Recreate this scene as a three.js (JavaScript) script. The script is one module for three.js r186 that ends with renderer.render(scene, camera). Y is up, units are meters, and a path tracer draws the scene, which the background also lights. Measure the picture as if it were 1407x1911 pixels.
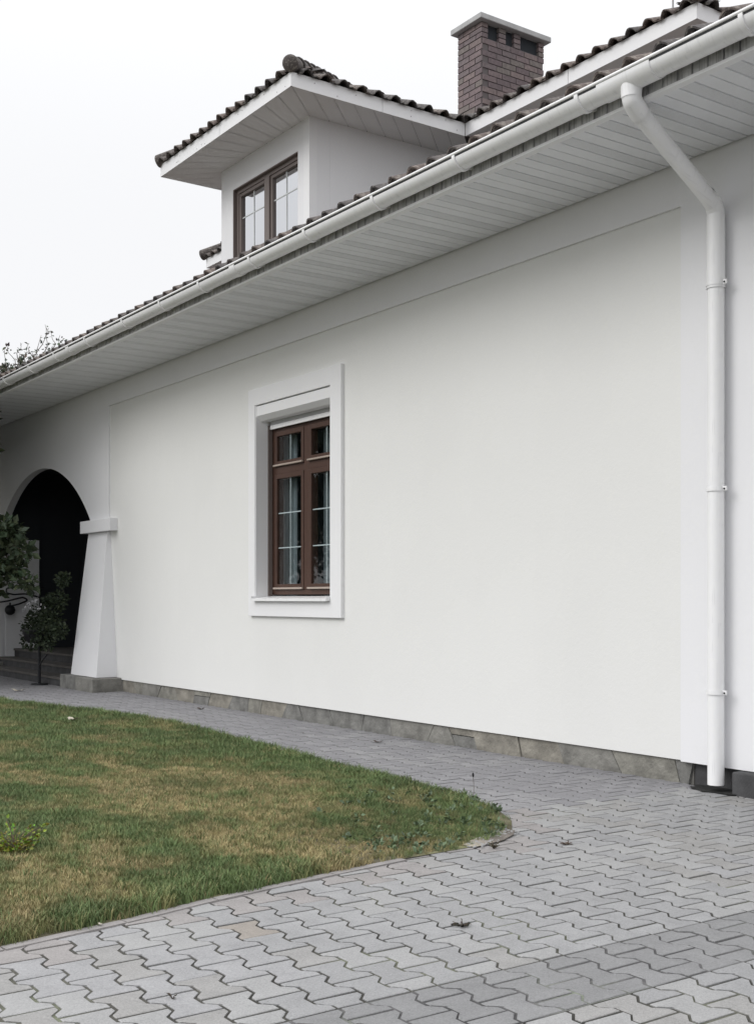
import * as THREE from 'three';
import { mergeGeometries, toCreasedNormals } from 'three/addons/utils/BufferGeometryUtils.js';
import { RoundedBoxGeometry } from 'three/addons/geometries/RoundedBoxGeometry.js';

// ------------------------------------------------------------------ camera, sky, sun, exposure
const scene = new THREE.Scene();
const W = 753, H = 1024;
const camera = new THREE.PerspectiveCamera(47.09, W / H, 0.1, 2000);
camera.position.set(0, 1.27, 6.32);
camera.lookAt(-0.82047793, 1.27, 6.32 - 0.5716782);
camera.setViewOffset(W, H, 0, -Math.round(H * (1117 - 955.5) / 1911 * 100) / 100, W, H);
camera.updateProjectionMatrix();

const renderer = new THREE.WebGLRenderer({ antialias: true });
renderer.setSize(W, H);
renderer.toneMapping = THREE.LinearToneMapping;
renderer.toneMappingExposure = 0.965;
renderer.shadowMap.enabled = true;

{ // overcast sky: white, evenly a little brighter towards the zenith
  const w = 128, h = 64, d = new Float32Array(w * h * 4);
  for (let j = 0; j < h; j++) for (let i = 0; i < w; i++) {
    const el = Math.max(0, Math.sin(((j + 0.5) / h - 0.5) * Math.PI));
    const q = Math.max(0, el - 0.3) / 0.7, L = 0.975 + 0.02 * el + 1.4 * q * q * (1.6 - 0.6 * q), k = (j * w + i) * 4;
    d[k] = L * 0.99; d[k + 1] = L * 0.998; d[k + 2] = L * 1.02; d[k + 3] = 1;
  }
  const t = new THREE.DataTexture(d, w, h, THREE.RGBAFormat, THREE.FloatType);
  t.mapping = THREE.EquirectangularReflectionMapping;
  t.magFilter = t.minFilter = THREE.LinearFilter; t.needsUpdate = true;
  scene.background = t; scene.environment = t;
}
const sun = new THREE.DirectionalLight(new THREE.Color(1, 0.985, 0.965), 1.35);
sun.position.set(-14, 14, 18); sun.target.position.set(-8, 1, 0);
sun.castShadow = true; sun.shadow.radius = 60;
sun.shadow.mapSize.set(2048, 2048);
Object.assign(sun.shadow.camera, { left: -26, right: 20, top: 20, bottom: -20, near: 1, far: 80 });
scene.add(sun, sun.target);

// ------------------------------------------------------------------ helpers
let seed = 12345;
const rnd = () => { seed = (seed * 1664525 + 1013904223) >>> 0; return seed / 4294967296; };
const rr = (a, b) => a + (b - a) * rnd();
const hash = (x, y, s) => { let n = (x * 374761393 + y * 668265263 + s * 982451653) | 0; n = Math.imul(n ^ (n >>> 13), 1274126177); n ^= n >>> 16; return (n >>> 0) / 4294967296; };
function vnoise(x, y, per, s) {          // periodic value noise
  const xi = Math.floor(x), yi = Math.floor(y), fx = x - xi, fy = y - yi;
  const m = (a) => per ? ((a % per) + per) % per : a;
  const u = fx * fx * (3 - 2 * fx), v = fy * fy * (3 - 2 * fy);
  const a = hash(m(xi), m(yi), s), b = hash(m(xi + 1), m(yi), s), c = hash(m(xi), m(yi + 1), s), d = hash(m(xi + 1), m(yi + 1), s);
  return a + (b - a) * u + (c - a) * v + (a - b - c + d) * u * v;
}
function fbm(x, y, per, oct, s) { let r = 0, a = 0.5, f = 1, t = 0; for (let o = 0; o < oct; o++) { r += a * vnoise(x * f, y * f, per ? per * f : 0, s + o * 17); t += a; a *= 0.5; f *= 2; } return r / t; }
const enc = (v) => { v = Math.min(1, Math.max(0, v)); return 255 * (v <= 0.0031308 ? 12.92 * v : 1.055 * Math.pow(v, 1 / 2.4) - 0.055); };
function tex(n, fn, { srgb = true, rep = [1, 1] } = {}) {
  const d = new Uint8Array(n * n * 4);
  for (let j = 0; j < n; j++) for (let i = 0; i < n; i++) {
    const c = fn(i / n, j / n), k = (j * n + i) * 4;
    if (typeof c === 'number') { const e = srgb ? enc(c) : 255 * Math.min(1, Math.max(0, c)); d[k] = d[k + 1] = d[k + 2] = e; }
    else for (let q = 0; q < 3; q++) d[k + q] = srgb ? enc(c[q]) : 255 * c[q];
    d[k + 3] = 255;
  }
  const t = new THREE.DataTexture(d, n, n, THREE.RGBAFormat);
  if (srgb) t.colorSpace = THREE.SRGBColorSpace;
  t.wrapS = t.wrapT = THREE.RepeatWrapping; t.magFilter = THREE.LinearFilter; t.minFilter = THREE.LinearFilter;
  t.repeat.set(...rep); t.needsUpdate = true;
  return t;
}
const rgb = (r, g, b) => new THREE.Color().setRGB(r, g, b);
const mat = (o) => new THREE.MeshStandardMaterial({ roughness: 0.8, metalness: 0, side: THREE.DoubleSide, ...o });

const names = {};
function numbered(n) { names[n] = (names[n] || 0) + 1; return names[n] === 1 ? n : `${n}_${String(names[n] - 1).padStart(3, '0')}`; }
function uvm(g) {                        // uv in metres from the dominant axis of each face
  g = g.index ? g.toNonIndexed() : g;
  const p = g.attributes.position, uv = new Float32Array(p.count * 2);
  const a = new THREE.Vector3(), b = new THREE.Vector3(), c = new THREE.Vector3(), n = new THREE.Vector3();
  for (let i = 0; i < p.count; i += 3) {
    a.fromBufferAttribute(p, i); b.fromBufferAttribute(p, i + 1); c.fromBufferAttribute(p, i + 2);
    n.subVectors(b, a).cross(c.clone().sub(a));
    const ax = Math.abs(n.x), ay = Math.abs(n.y), az = Math.abs(n.z);
    for (let k = 0; k < 3; k++) {
      const x = p.getX(i + k), y = p.getY(i + k), z = p.getZ(i + k);
      const q = az >= ax && az >= ay ? [x, y] : ay >= ax ? [x, z] : [z, y];
      uv[(i + k) * 2] = q[0]; uv[(i + k) * 2 + 1] = q[1];
    }
  }
  g.setAttribute('uv', new THREE.BufferAttribute(uv, 2));
  if (!g.attributes.normal) g.computeVertexNormals();
  return g;
}
function clean(g) { g = g.index ? g.toNonIndexed() : g; for (const k of Object.keys(g.attributes)) if (!['position', 'normal', 'uv'].includes(k)) g.deleteAttribute(k); g.clearGroups?.(); g.morphAttributes = {}; return g; }
function merge(list) { return list.length === 1 ? clean(list[0]) : mergeGeometries(list.map(clean), false); }
const bx = (x0, x1, y0, y1, z0, z1) => uvm(new THREE.BoxGeometry(x1 - x0, y1 - y0, z1 - z0).translate((x0 + x1) / 2, (y0 + y1) / 2, (z0 + z1) / 2));
const rb = (x0, x1, y0, y1, z0, z1, r = 0.004, s = 1) => uvm(new RoundedBoxGeometry(x1 - x0, y1 - y0, z1 - z0, s, r).translate((x0 + x1) / 2, (y0 + y1) / 2, (z0 + z1) / 2));
function shapeOf(pts) { const s = new THREE.Shape(); pts.forEach((p, i) => i ? s.lineTo(p[0], p[1]) : s.moveTo(p[0], p[1])); s.closePath(); return s; }
function alongX(prof, x0, x1) {         // prof: [z, y] pairs
  return uvm(new THREE.ExtrudeGeometry(shapeOf(prof.map(([z, y]) => [-z, y])), { depth: x1 - x0, bevelEnabled: false }).rotateY(Math.PI / 2).translate(x0, 0, 0));
}
function alongZ(prof, z0, z1) { return uvm(new THREE.ExtrudeGeometry(shapeOf(prof), { depth: z1 - z0, bevelEnabled: false }).translate(0, 0, z0)); }
function face(...polys) {                // flat polygons given as vertex loops (fan)
  const v = [];
  for (const p of polys) for (let i = 1; i < p.length - 1; i++) v.push(...p[0], ...p[i], ...p[i + 1]);
  const g = new THREE.BufferGeometry(); g.setAttribute('position', new THREE.Float32BufferAttribute(v, 3)); g.computeVertexNormals();
  return uvm(g);
}
function hexa(b, t) {                    // solid from two quads (bottom, top), same order
  const q = [[b[3], b[2], b[1], b[0]], [t[0], t[1], t[2], t[3]]];
  for (let i = 0; i < 4; i++) { const j = (i + 1) % 4; q.push([b[i], b[j], t[j], t[i]]); }
  return face(...q);
}
function tube(pts, r, seg = 24, rs = 10, closed = false) { return new THREE.TubeGeometry(new THREE.CatmullRomCurve3(pts.map((p) => new THREE.Vector3(...p)), closed, 'catmullrom', 0.2), seg, r, rs, closed); }
function cyl(a, b, r0, r1 = r0, rs = 16, open = false) {
  const A = new THREE.Vector3(...a), B = new THREE.Vector3(...b), d = B.clone().sub(A), L = d.length();
  const g = new THREE.CylinderGeometry(r1, r0, L, rs, 1, open);
  g.applyQuaternion(new THREE.Quaternion().setFromUnitVectors(new THREE.Vector3(0, 1, 0), d.normalize()));
  return g.translate((A.x + B.x) / 2, (A.y + B.y) / 2, (A.z + B.z) / 2);
}
function group(name, parent = scene, pos) { const o = new THREE.Group(); o.name = numbered(name); parent.add(o); if (pos) o.position.set(...pos); return o; }
function obj(name, geos, m, parent = scene) {
  const o = new THREE.Mesh(Array.isArray(geos) ? merge(geos) : geos, m);
  o.name = numbered(name); o.castShadow = o.receiveShadow = true; parent.add(o); return o;
}
function tag(o, label, category, grp) { o.userData.label = label; o.userData.category = category; if (grp) o.userData.group = grp; return o; }
const struct = (o, label) => { o.userData.kind = 'structure'; if (label) o.userData.label = label; return o; };
const stuff = (o, label) => { o.userData.kind = 'stuff'; if (label) o.userData.label = label; return o; };

// the photograph's frame, used to bound repeats and to drop tree leaves inside it
const th = Math.atan2(1528, 2193), Fx = -Math.cos(th), Fz = -Math.sin(th);
function view(x, y, z) {
  const dx = x, dy = y - 1.27, dz = z - 6.32, f = dx * Fx + dz * Fz, r = -dx * Fz + dz * Fx;
  return f < 0.3 ? null : { px: 703.5 + 2193 * r / f, py: 1117 - 2193 * dy / f, f };
}
const inFrame = (x, y, z, m) => { const v = view(x, y, z); return v && v.px > -m && v.px < 1407 + m && v.py > -m && v.py < 1911 + m ? v : null; };

// ------------------------------------------------------------------ materials
const stuccoBump = tex(512, (u, v) => 0.5 * fbm(u * 90 + 3 * vnoise(u * 16, v * 16, 16, 5), v * 90, 90, 2, 3) + 0.5 * fbm(u * 32, v * 32, 32, 3, 9), { srgb: false, rep: [1.25, 1.25] });
const wallTone = (c, s) => tex(512, (u, v) => {
  const big = fbm(u * 5, v * 5, 5, 5, s) - 0.5, streak = fbm(u * 24, v * 3, 24, 3, s + 5) - 0.5, fine = vnoise(u * 256, v * 256, 256, s + 8) - 0.5;
  const k = 1 + 0.055 * big + 0.012 * streak + 0.008 * fine; return c.map((q) => q * k);
}, { rep: [0.22, 0.22] });
const M = {};
M.cream = mat({ map: wallTone([0.786, 0.786, 0.770], 21), bumpMap: stuccoBump, bumpScale: 0.001, roughness: 0.92 });
M.white = mat({ map: wallTone([0.80, 0.80, 0.815], 33), bumpMap: stuccoBump, bumpScale: 0.0005, roughness: 0.9 });
M.trim = mat({ map: wallTone([0.83, 0.83, 0.84], 41), bumpMap: stuccoBump, bumpScale: 0.0003, roughness: 0.75 });
const pvcDirt = tex(512, (u, v) => { const a = fbm(u * 6, v * 6, 6, 5, 51), s = Math.max(0, fbm(u * 90, v * 7, 90, 3, 57) - 0.62) * 0.9, g = 0.87 * (1 + 0.06 * (a - 0.5)) - s * 0.4; return [g, g, g * 1.005]; }, { rep: [0.9, 0.9] });
M.pvc = mat({ map: pvcDirt, roughness: 0.38 });
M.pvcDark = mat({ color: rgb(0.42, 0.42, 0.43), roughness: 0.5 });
// soffit and fascia boards: the middle of three flutes is punched with small holes
const soffitMap = tex(512, (u, v) => {
  const dirt = 0.82 * (1 + 0.07 * (fbm(u * 5, v * 5, 5, 4, 61) - 0.5));
  const U = ((u % 1) + 1) % 1; if (U < 0.36 || U > 0.64) return [dirt * 0.99, dirt, dirt * 1.03];
  const gx = (U * 44) % 1 - 0.5, row = Math.floor(v * 40), gy = (v * 40) % 1 - 0.5, sx = row % 2 ? (gx > 0 ? gx - 0.5 : gx + 0.5) : gx;
  const q = Math.hypot(sx, gy) < 0.21 ? 0.13 : dirt; return [q * 0.99, q, q * 1.03];
});
M.soffit = mat({ map: soffitMap, roughness: 0.5 });
const fasciaMap = tex(512, (u, v) => { const st = fbm(u * 40, v * 3, 40, 4, 661), b = fbm(u * 7, v * 7, 7, 4, 667); let g = 0.50 + 0.25 * (b - 0.5) - 0.55 * Math.max(0, st - 0.42); return [g, g, g * 1.01]; }, { rep: [1, 0.6] });  // greyer base stands in for shade below the gutter, plus random dirt streaks
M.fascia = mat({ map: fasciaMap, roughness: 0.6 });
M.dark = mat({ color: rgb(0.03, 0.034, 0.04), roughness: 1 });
M.interior = mat({ color: rgb(0.22, 0.25, 0.28), roughness: 1 });
const woodTex = tex(512, (u, v) => { const g = fbm(u * 80, v * 6, 80, 4, 71), b = 0.75 + 0.5 * g; return [0.070 * b, 0.034 * b, 0.023 * b]; }, { rep: [2, 2] });
M.wood = mat({ map: woodTex, roughness: 0.45 });
M.woodGrey = mat({ color: rgb(0.165, 0.135, 0.124), roughness: 0.5 });
M.lip = mat({ color: rgb(0.52, 0.44, 0.38), roughness: 0.35, metalness: 0.3 });
M.glass = new THREE.MeshPhysicalMaterial({ color: rgb(0.86, 0.92, 0.93), transmission: 1, thickness: 0, roughness: 0.02, ior: 1.5 });
M.coated = new THREE.MeshPhysicalMaterial({ color: rgb(0.66, 0.67, 0.69), metalness: 1, roughness: 0.03 });
M.muntin = mat({ color: rgb(0.62, 0.64, 0.64), roughness: 0.4 });
M.curtain = new THREE.MeshPhysicalMaterial({ color: rgb(0.40, 0.45, 0.47), roughness: 1, side: THREE.DoubleSide, transmission: 0.35, thickness: 0 });
const tileTex = (s, c) => tex(256, (u, v) => { const a = fbm(u * 8, v * 8, 8, 5, s), l = fbm(u * 22, v * 22, 22, 3, s + 4), k = 0.55 + 0.9 * a; const li = Math.max(0, l - 0.52) * 1.2; return c.map((q, i) => q * k + li * [0.42, 0.40, 0.34][i]); }, { rep: [3, 3] });
M.tiles = [[0.092, 0.074, 0.067], [0.08, 0.068, 0.064], [0.11, 0.085, 0.075], [0.068, 0.061, 0.06]].map((c, i) => mat({ map: tileTex(81 + i * 7, c), roughness: 0.85 }));
const brickTex = (s, c) => tex(256, (u, v) => { const a = fbm(u * 10, v * 10, 10, 4, s), g = vnoise(u * 128, v * 128, 128, s + 3); const k = 0.65 + 0.55 * a + 0.2 * (g - 0.5); return c.map((q) => q * k); }, { rep: [4, 4] });
M.bricks = [[0.198, 0.155, 0.158], [0.178, 0.146, 0.15], [0.218, 0.172, 0.168], [0.19, 0.165, 0.155], [0.165, 0.13, 0.136]].map((c, i) => mat({ map: brickTex(111 + i * 5, c), roughness: 0.9 }));
M.mortar = mat({ color: rgb(0.13, 0.115, 0.115), roughness: 1 });
const concTex = (s, c, con = 0.5) => tex(512, (u, v) => { const a = fbm(u * 6, v * 6, 6, 6, s) - 0.5, f = vnoise(u * 200, v * 200, 200, s + 2) - 0.5; const k = 1 + con * a + 0.22 * f; return c.map((q, i) => Math.max(0.01, q * k)); }, { rep: [1.6, 1.6] });
M.concrete = mat({ map: concTex(131, [0.42, 0.42, 0.42], 0.3), roughness: 0.9 });
const stoneBump = tex(512, (u, v) => fbm(u * 14, v * 14, 14, 5, 137), { srgb: false, rep: [2, 2] });
M.stones = [[0.225, 0.218, 0.192], [0.20, 0.195, 0.178], [0.245, 0.23, 0.198], [0.185, 0.183, 0.172]].map((c, i) => mat({ map: concTex(141 + i * 6, c, 0.9), bumpMap: stoneBump, bumpScale: 0.012, roughness: 0.92 }));
M.stoneJoint = mat({ map: concTex(167, [0.15, 0.145, 0.135], 0.6), roughness: 1 });
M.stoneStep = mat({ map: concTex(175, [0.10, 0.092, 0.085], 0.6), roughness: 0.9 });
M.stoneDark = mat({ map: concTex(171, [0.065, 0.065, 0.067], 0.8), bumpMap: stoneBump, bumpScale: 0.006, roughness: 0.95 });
const paverBump = tex(512, (u, v) => 0.6 * vnoise(u * 180, v * 180, 180, 181) + 0.4 * fbm(u * 30, v * 30, 30, 3, 183), { srgb: false, rep: [2, 2] });
const paverTex = (s, c) => tex(512, (u, v) => {
  const a = fbm(u * 7, v * 7, 7, 5, s) - 0.5, sp = vnoise(u * 230, v * 230, 230, s + 2), f2 = vnoise(u * 110, v * 110, 110, s + 3) - 0.5;
  const k = 1 + 0.28 * a + 0.22 * (sp - 0.5) + 0.14 * f2 + (sp > 0.93 ? 0.18 : 0) - (sp < 0.06 ? 0.25 : 0); return c.map((q) => q * k);
}, { rep: [1.5, 1.5] });
const pav = (s, c) => mat({ map: paverTex(s, c), bumpMap: paverBump, bumpScale: 0.0018, roughness: 0.88 });
M.pavers = [pav(201, [0.285, 0.285, 0.288]), pav(211, [0.265, 0.265, 0.268]), pav(221, [0.302, 0.301, 0.30]), pav(231, [0.275, 0.27, 0.264]), pav(241, [0.29, 0.289, 0.294])];
M.paverBrown = pav(251, [0.265, 0.24, 0.215]);
M.paverPink = pav(255, [0.27, 0.255, 0.25]);
M.bandPavers = [pav(261, [0.215, 0.215, 0.217]), pav(271, [0.203, 0.203, 0.205]), pav(281, [0.226, 0.226, 0.228])];
M.pathPavers = [pav(291, [0.245, 0.242, 0.252]), pav(301, [0.228, 0.225, 0.235]), pav(311, [0.262, 0.259, 0.266])];
const sandTex = (s, c) => tex(512, (u, v) => { const a = fbm(u * 20, v * 20, 20, 4, s), f = vnoise(u * 256, v * 256, 256, s + 2); const lo = fbm(u * 5, v * 5, 5, 3, s + 9), k = (0.45 + 0.7 * a + 0.4 * (f - 0.5)) * (0.45 + 1.3 * lo * lo * 1.6), gr = Math.max(0, lo - 0.55) * 0.9; return [c[0] * k, c[1] * k * (1 + 0.5 * gr), c[2] * k * (1 - 0.5 * gr)]; }, { rep: [0.55, 0.55] });
M.joint = mat({ map: sandTex(321, [0.085, 0.082, 0.070]), roughness: 1 });
M.jointPath = mat({ map: sandTex(331, [0.115, 0.112, 0.113]), roughness: 1 });
M.soil = mat({ map: sandTex(341, [0.125, 0.112, 0.07]), roughness: 1 });
M.sand = mat({ map: sandTex(351, [0.34, 0.30, 0.26]), roughness: 1 });
M.iron = mat({ color: rgb(0.02, 0.021, 0.024), roughness: 0.55, metalness: 0.4 });
M.bark = mat({ map: concTex(361, [0.075, 0.058, 0.042], 1.2), roughness: 1 });

// ------------------------------------------------------------------ ground
const lawnPts = [[-4.30, 12], [-4.285, 5.0], [-4.36, 4.5], [-4.47, 4.05], [-4.56, 3.4], [-4.62, 2.9], [-4.64, 2.5], [-4.7, 2.25], [-4.84, 2.05], [-5.06, 1.86], [-5.42, 1.67], [-5.85, 1.58], [-6.9, 1.53], [-7.8, 1.50], [-8.94, 1.41], [-10.1, 1.31], [-11.1, 1.29], [-12.3, 1.42], [-13.1, 1.62], [-13.9, 1.8], [-16, 1.9], [-26, 1.9], [-26, 12]];
function inPoly(x, z, P = lawnPts) { let c = false; for (let i = 0, j = P.length - 1; i < P.length; j = i++) { const [xi, zi] = P[i], [xj, zj] = P[j]; if ((zi > z) !== (zj > z) && x < (xj - xi) * (z - zi) / (zj - zi) + xi) c = !c; } return c; }
function edgeDist(x, z, P = lawnPts) { let m = 1e9; for (let i = 0; i < P.length; i++) { const [ax, az] = P[i], [cx, cz] = P[(i + 1) % P.length]; const dx = cx - ax, dz = cz - az, t = Math.max(0, Math.min(1, ((x - ax) * dx + (z - az) * dz) / (dx * dx + dz * dz))); m = Math.min(m, Math.hypot(x - ax - dx * t, z - az - dz * t)); } return m; }
function flat(pts, y) { const g = new THREE.ShapeGeometry(shapeOf(pts.map(([x, z]) => [x, -z]))); g.rotateX(-Math.PI / 2).translate(0, y, 0); return uvm(g); }

M.field = mat({ map: sandTex(371, [0.15, 0.15, 0.13]), roughness: 1 });
struct(obj('ground', [flat([[-400, -400], [400, -400], [400, 400], [-400, 400]], -0.05)], M.field), 'ground sheet reaching the horizon');

// behaton pavers: heads and waist interlock with the neighbouring columns
const PL = 0.207, PP = 0.1415, PA = 0.018, X0 = -3.055, ZC = 3.152;
function paverGeo(kind, du, dv, seedv) {          // kind: 0 whole, 1 half with its head at -x, 2 half with its head at +x
  const hw = (x) => { const a = Math.abs(x), t = Math.min(1, Math.max(0, (a - 0.0335) / 0.0365)); return PP / 2 - PA + 2 * PA * t; };
  const g = 0.0062, xs = [-PL / 2 + g, -0.070, -0.0517, -0.0335, 0.0335, 0.0517, 0.070, PL / 2 - g];
  let X = xs; if (kind === 1) X = [...xs.slice(0, 4), -g]; if (kind === 2) X = [g, ...xs.slice(4)];
  const loop = [...X.map((x) => [x, hw(x) - g]), ...[...X].reverse().map((x) => [x, -(hw(x) - g)])];
  const cx = kind === 1 ? -PL / 4 : kind === 2 ? PL / 4 : 0, n = loop.length, ch = 0.003, v = [];
  const top = loop.map(([x, z]) => [x - Math.sign(x - cx) * ch, 0, z - Math.sign(z) * ch]), rim = loop.map(([x, z]) => [x, -0.002, z]), low = loop.map(([x, z]) => [x, -0.035, z]);
  const h = n / 2;
  for (let i = 0; i < h - 1; i++) { const a = top[i], b = top[i + 1], c = top[n - 2 - i], d = top[n - 1 - i]; v.push(...a, ...b, ...c, ...a, ...c, ...d); }
  for (let i = 0; i < n; i++) { const j = (i + 1) % n; v.push(...top[i], ...rim[i], ...rim[j], ...top[i], ...rim[j], ...top[j]); v.push(...rim[i], ...low[i], ...low[j], ...rim[i], ...low[j], ...rim[j]); }
  const geo = new THREE.BufferGeometry(); geo.setAttribute('position', new THREE.Float32BufferAttribute(v, 3)); geo.computeVertexNormals();
  const q = uvm(geo), u = q.attributes.uv; for (let i = 0; i < u.count; i++) u.setXY(i, u.getX(i) + du, u.getY(i) + dv);
  return q;
}
const paverGeos = [0, 1, 2].map((k) => [0, 1, 2, 3, 4, 5].map((i) => paverGeo(k, i * 0.317, i * 0.211, i)));
const areas = { driveway: [], paver_band: [], footpath: [] };
for (let j = -24; j <= 34; j++) {
  const z = ZC + PP * j, even = j % 2 === 0;
  if (z < -0.06) continue;
  for (let k = -12; k <= 112; k++) {
    const x = X0 - PL * k - (even ? 0 : PL / 2);
    const halves = even && (k === 0 || k === -2) ? [[1, x], [2, x]] : [[0, x]];
    for (const [kind, cx] of halves) {
      const mx = kind === 1 ? cx - PL / 4 : kind === 2 ? cx + PL / 4 : cx;
      if (z > 1.2 && inPoly(mx, z) && edgeDist(mx, z) > 0.13) continue;
      const v = inFrame(mx, 0, z, 260 + 0); if (!v) continue;
      const area = mx > X0 && mx < X0 + 2 * PL ? 'paver_band' : mx < -5.25 - Math.max(0, 1.4 - z) * 0 ? 'footpath' : 'driveway';
      areas[area].push({ kind, x: cx, z, mx, f: v.f, seen: inFrame(mx, 0, z, 20) });
    }
  }
}
function layPavers(name, label, list, mats, jointM, jointPoly, jy) {
  const g = group(name); struct(g, label);
  obj('joint_sand', [flat(jointPoly, jy)], jointM, g);
  list.sort((a, b) => (b.seen ? 1000 : 0) - b.f - ((a.seen ? 1000 : 0) - a.f));
  const rest = mats.map(() => []);
  list.forEach((p, i) => {
    let mi = Math.min(mats.length - 1, Math.max(0, Math.floor((fbm(p.mx * 1.1, p.z * 1.1, 0, 2, 701) * 1.5 - 0.25 + rr(-0.22, 0.22)) * mats.length))), m = mats[mi];
    const geo = paverGeos[p.kind][Math.floor(rnd() * 6)];
    const y = rr(-0.0018, 0.0018), ry = rr(-0.012, 0.012), rx = rr(-0.006, 0.006), rz = rr(-0.006, 0.006);
    if (name === 'driveway') {
      if (Math.abs(p.x + 4.03) < 0.1 && Math.abs(p.z - 4.14) < 0.07) m = M.paverBrown;
      else if (edgeDist(p.mx, p.z) < 0.22 && rnd() < 0.6) m = M.paverPink;
    }
    const o = new THREE.Mesh(geo, m); o.position.set(p.x + rr(-0.001, 0.001), y, p.z + rr(-0.001, 0.001)); o.rotation.set(rx, ry, rz);
    if (i < 299) { o.name = numbered('paver'); o.castShadow = o.receiveShadow = true; g.add(o); }
    else { o.updateMatrix(); rest[mi].push(geo.clone().applyMatrix4(o.matrix)); }
  });
  rest.forEach((r, i) => { if (r.length) stuff(obj('distant_pavers', r, mats[i], g)); });
}
layPavers('driveway', 'drive of light grey interlocking concrete pavers beside the lawn', areas.driveway, M.pavers, M.joint, [[-5.25, -0.1], [8, -0.1], [8, 14], [-5.25, 14]], -0.0042);
layPavers('paver_band', 'band of darker grey pavers crossing the drive', areas.paver_band, M.bandPavers, M.jointPath, [[X0, -0.1], [X0 + 2 * PL, -0.1], [X0 + 2 * PL, 14], [X0, 14]], -0.0032);
layPavers('footpath', 'paved path along the foot of the house wall', areas.footpath, M.pathPavers, M.jointPath, [[-30, -0.1], [-5.25, -0.1], [-5.25, 2.6], [-30, 2.6]], -0.0032);

struct(obj('lawn_soil', [flat(lawnPts, 0.004)], M.soil), 'dry soil under the lawn');
{ // concrete edging between lawn and drive, short lengths
  const g = group('lawn_edging'); struct(g, 'thin concrete edging along the lawn');
  const path = [[-4.262, 5.6], [-4.262, 5.0], [-4.345, 4.5], [-4.45, 4.05], [-4.55, 3.4], [-4.61, 2.95]];
  for (let i = 0; i < path.length - 1; i++) {
    const [ax, az] = path[i], [cx, cz] = path[i + 1], d = 0.028;
    const L = Math.hypot(cx - ax, cz - az), nx = -(cz - az) / L * d, nz = (cx - ax) / L * d, s = 0.003 / L;
    const P = (t, q, y) => [ax + (cx - ax) * t + nx * q, y, az + (cz - az) * t + nz * q];
    obj('edging_slab', [hexa([P(s, -1, -0.1), P(1 - s, -1, -0.1), P(1 - s, 1, -0.1), P(s, 1, -0.1)], [P(s, -0.85, 0.006), P(1 - s, -0.85, 0.006), P(1 - s, 0.85, 0.006), P(s, 0.85, 0.006)])], M.paverPink, g);
  }
}

// ------------------------------------------------------------------ house
const house = group('white_house', scene, [0, 0, 0]);
tag(house, 'long white rendered house with tiled roof, arched porch and brown windows', 'house');
const WX0 = -15.57, WX1 = -5.41;
{ // cream wall field with the window opening
  const s = shapeOf([[WX0, 0.162], [WX1, 0.162], [WX1, 3.955], [WX0, 3.955]]);
  const h = new THREE.Path(); [[-11.37, 1.25], [-9.83, 1.25], [-9.83, 3.39], [-11.37, 3.39]].forEach((p, i) => i ? h.lineTo(...p) : h.moveTo(...p)); h.closePath(); s.holes.push(h);
  const w = obj('wall', [uvm(new THREE.ExtrudeGeometry(s, { depth: 0.36, bevelEnabled: false }).translate(0, 0, -0.36))], M.cream, house);
  w.userData.label = 'cream rendered wall field between white frieze and pilaster';
}
obj('frieze', [bx(WX0, 2.5, 3.955, 4.5, -0.3, 0.022)], M.white, house);
obj('pilaster', [bx(WX1, 2.5, 0.156, 3.955, -0.36, 0.022)], M.white, house);
{ // wall with the big arch
  const s = shapeOf([[-24, 0.0], [-20.55, 0.0], [-20.55, 2.38], ...Array.from({ length: 41 }, (_, i) => { const a = Math.asin(2.142 / 2.92), t = -a + 2 * a * i / 40; return [-18.4 + 2.92 * Math.sin(t), 0.41 + 2.92 * Math.cos(t)]; }), [-16.26, 2.38], [-16.26, 0.0], [WX0, 0.0], [WX0, 4.5], [-24, 4.5]]);
  obj('arcade_wall', [uvm(new THREE.ExtrudeGeometry(s, { depth: 0.12, bevelEnabled: false }).translate(0, 0, -0.098))], M.white, house);
}
// battered pier in front of the arch wall: pier > plinth block; impost
for (const [xl, xr, dxl, dxr] of [[-16.26, -15.55, -0.03, 0.23], [-21.3, -20.56, -0.2, 0.03]]) {
  const pier = obj('pier', [hexa([[xl + dxl, 0.19, -0.05], [xl + dxl, 0.19, 0.30], [xr + dxr, 0.19, 0.30], [xr + dxr, 0.19, -0.05]].reverse(), [[xl, 2.2, -0.05], [xl, 2.2, 0.05], [xr, 2.2, 0.05], [xr, 2.2, -0.05]].reverse())], M.white, house);
  obj('impost_block', [rb(xl - 0.16, xr + 0.24, 2.205, 2.38, -0.2, 0.115, 0.006)], M.white, pier);
  obj('plinth_block', [rb(xl - 0.16, (xl + xr) / 2 + 0.1, -0.05, 0.19, -0.2, 0.415, 0.012, 2)], M.stones[3], pier);
  obj('plinth_block', [rb((xl + xr) / 2 + 0.108, xr + 0.385, -0.05, 0.185, -0.2, 0.42, 0.012, 2)], M.stones[1], pier);
}
// house body: ends, back, inner partitions (close the rooms)
obj('rear_walls', [bx(-24, -23.7, 0, 4.5, -10.5, -0.4), bx(2.2, 2.5, 0, 4.5, -10.5, -0.4), bx(-24, 2.5, 0, 4.5, -10.8, -10.5)], M.white, house);
obj('room_partitions', [bx(-12.4, -12.3, 0, 4.2, -2.6, -0.36), bx(-8.9, -8.8, 0, 4.2, -2.6, -0.36), bx(-12.4, -8.8, 0, 4.2, -2.7, -2.6), bx(-12.4, -8.8, 3.6, 3.7, -2.6, -0.37), bx(-12.4, -8.8, 0.6, 0.7, -2.6, -0.37)], M.interior, house);

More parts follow.
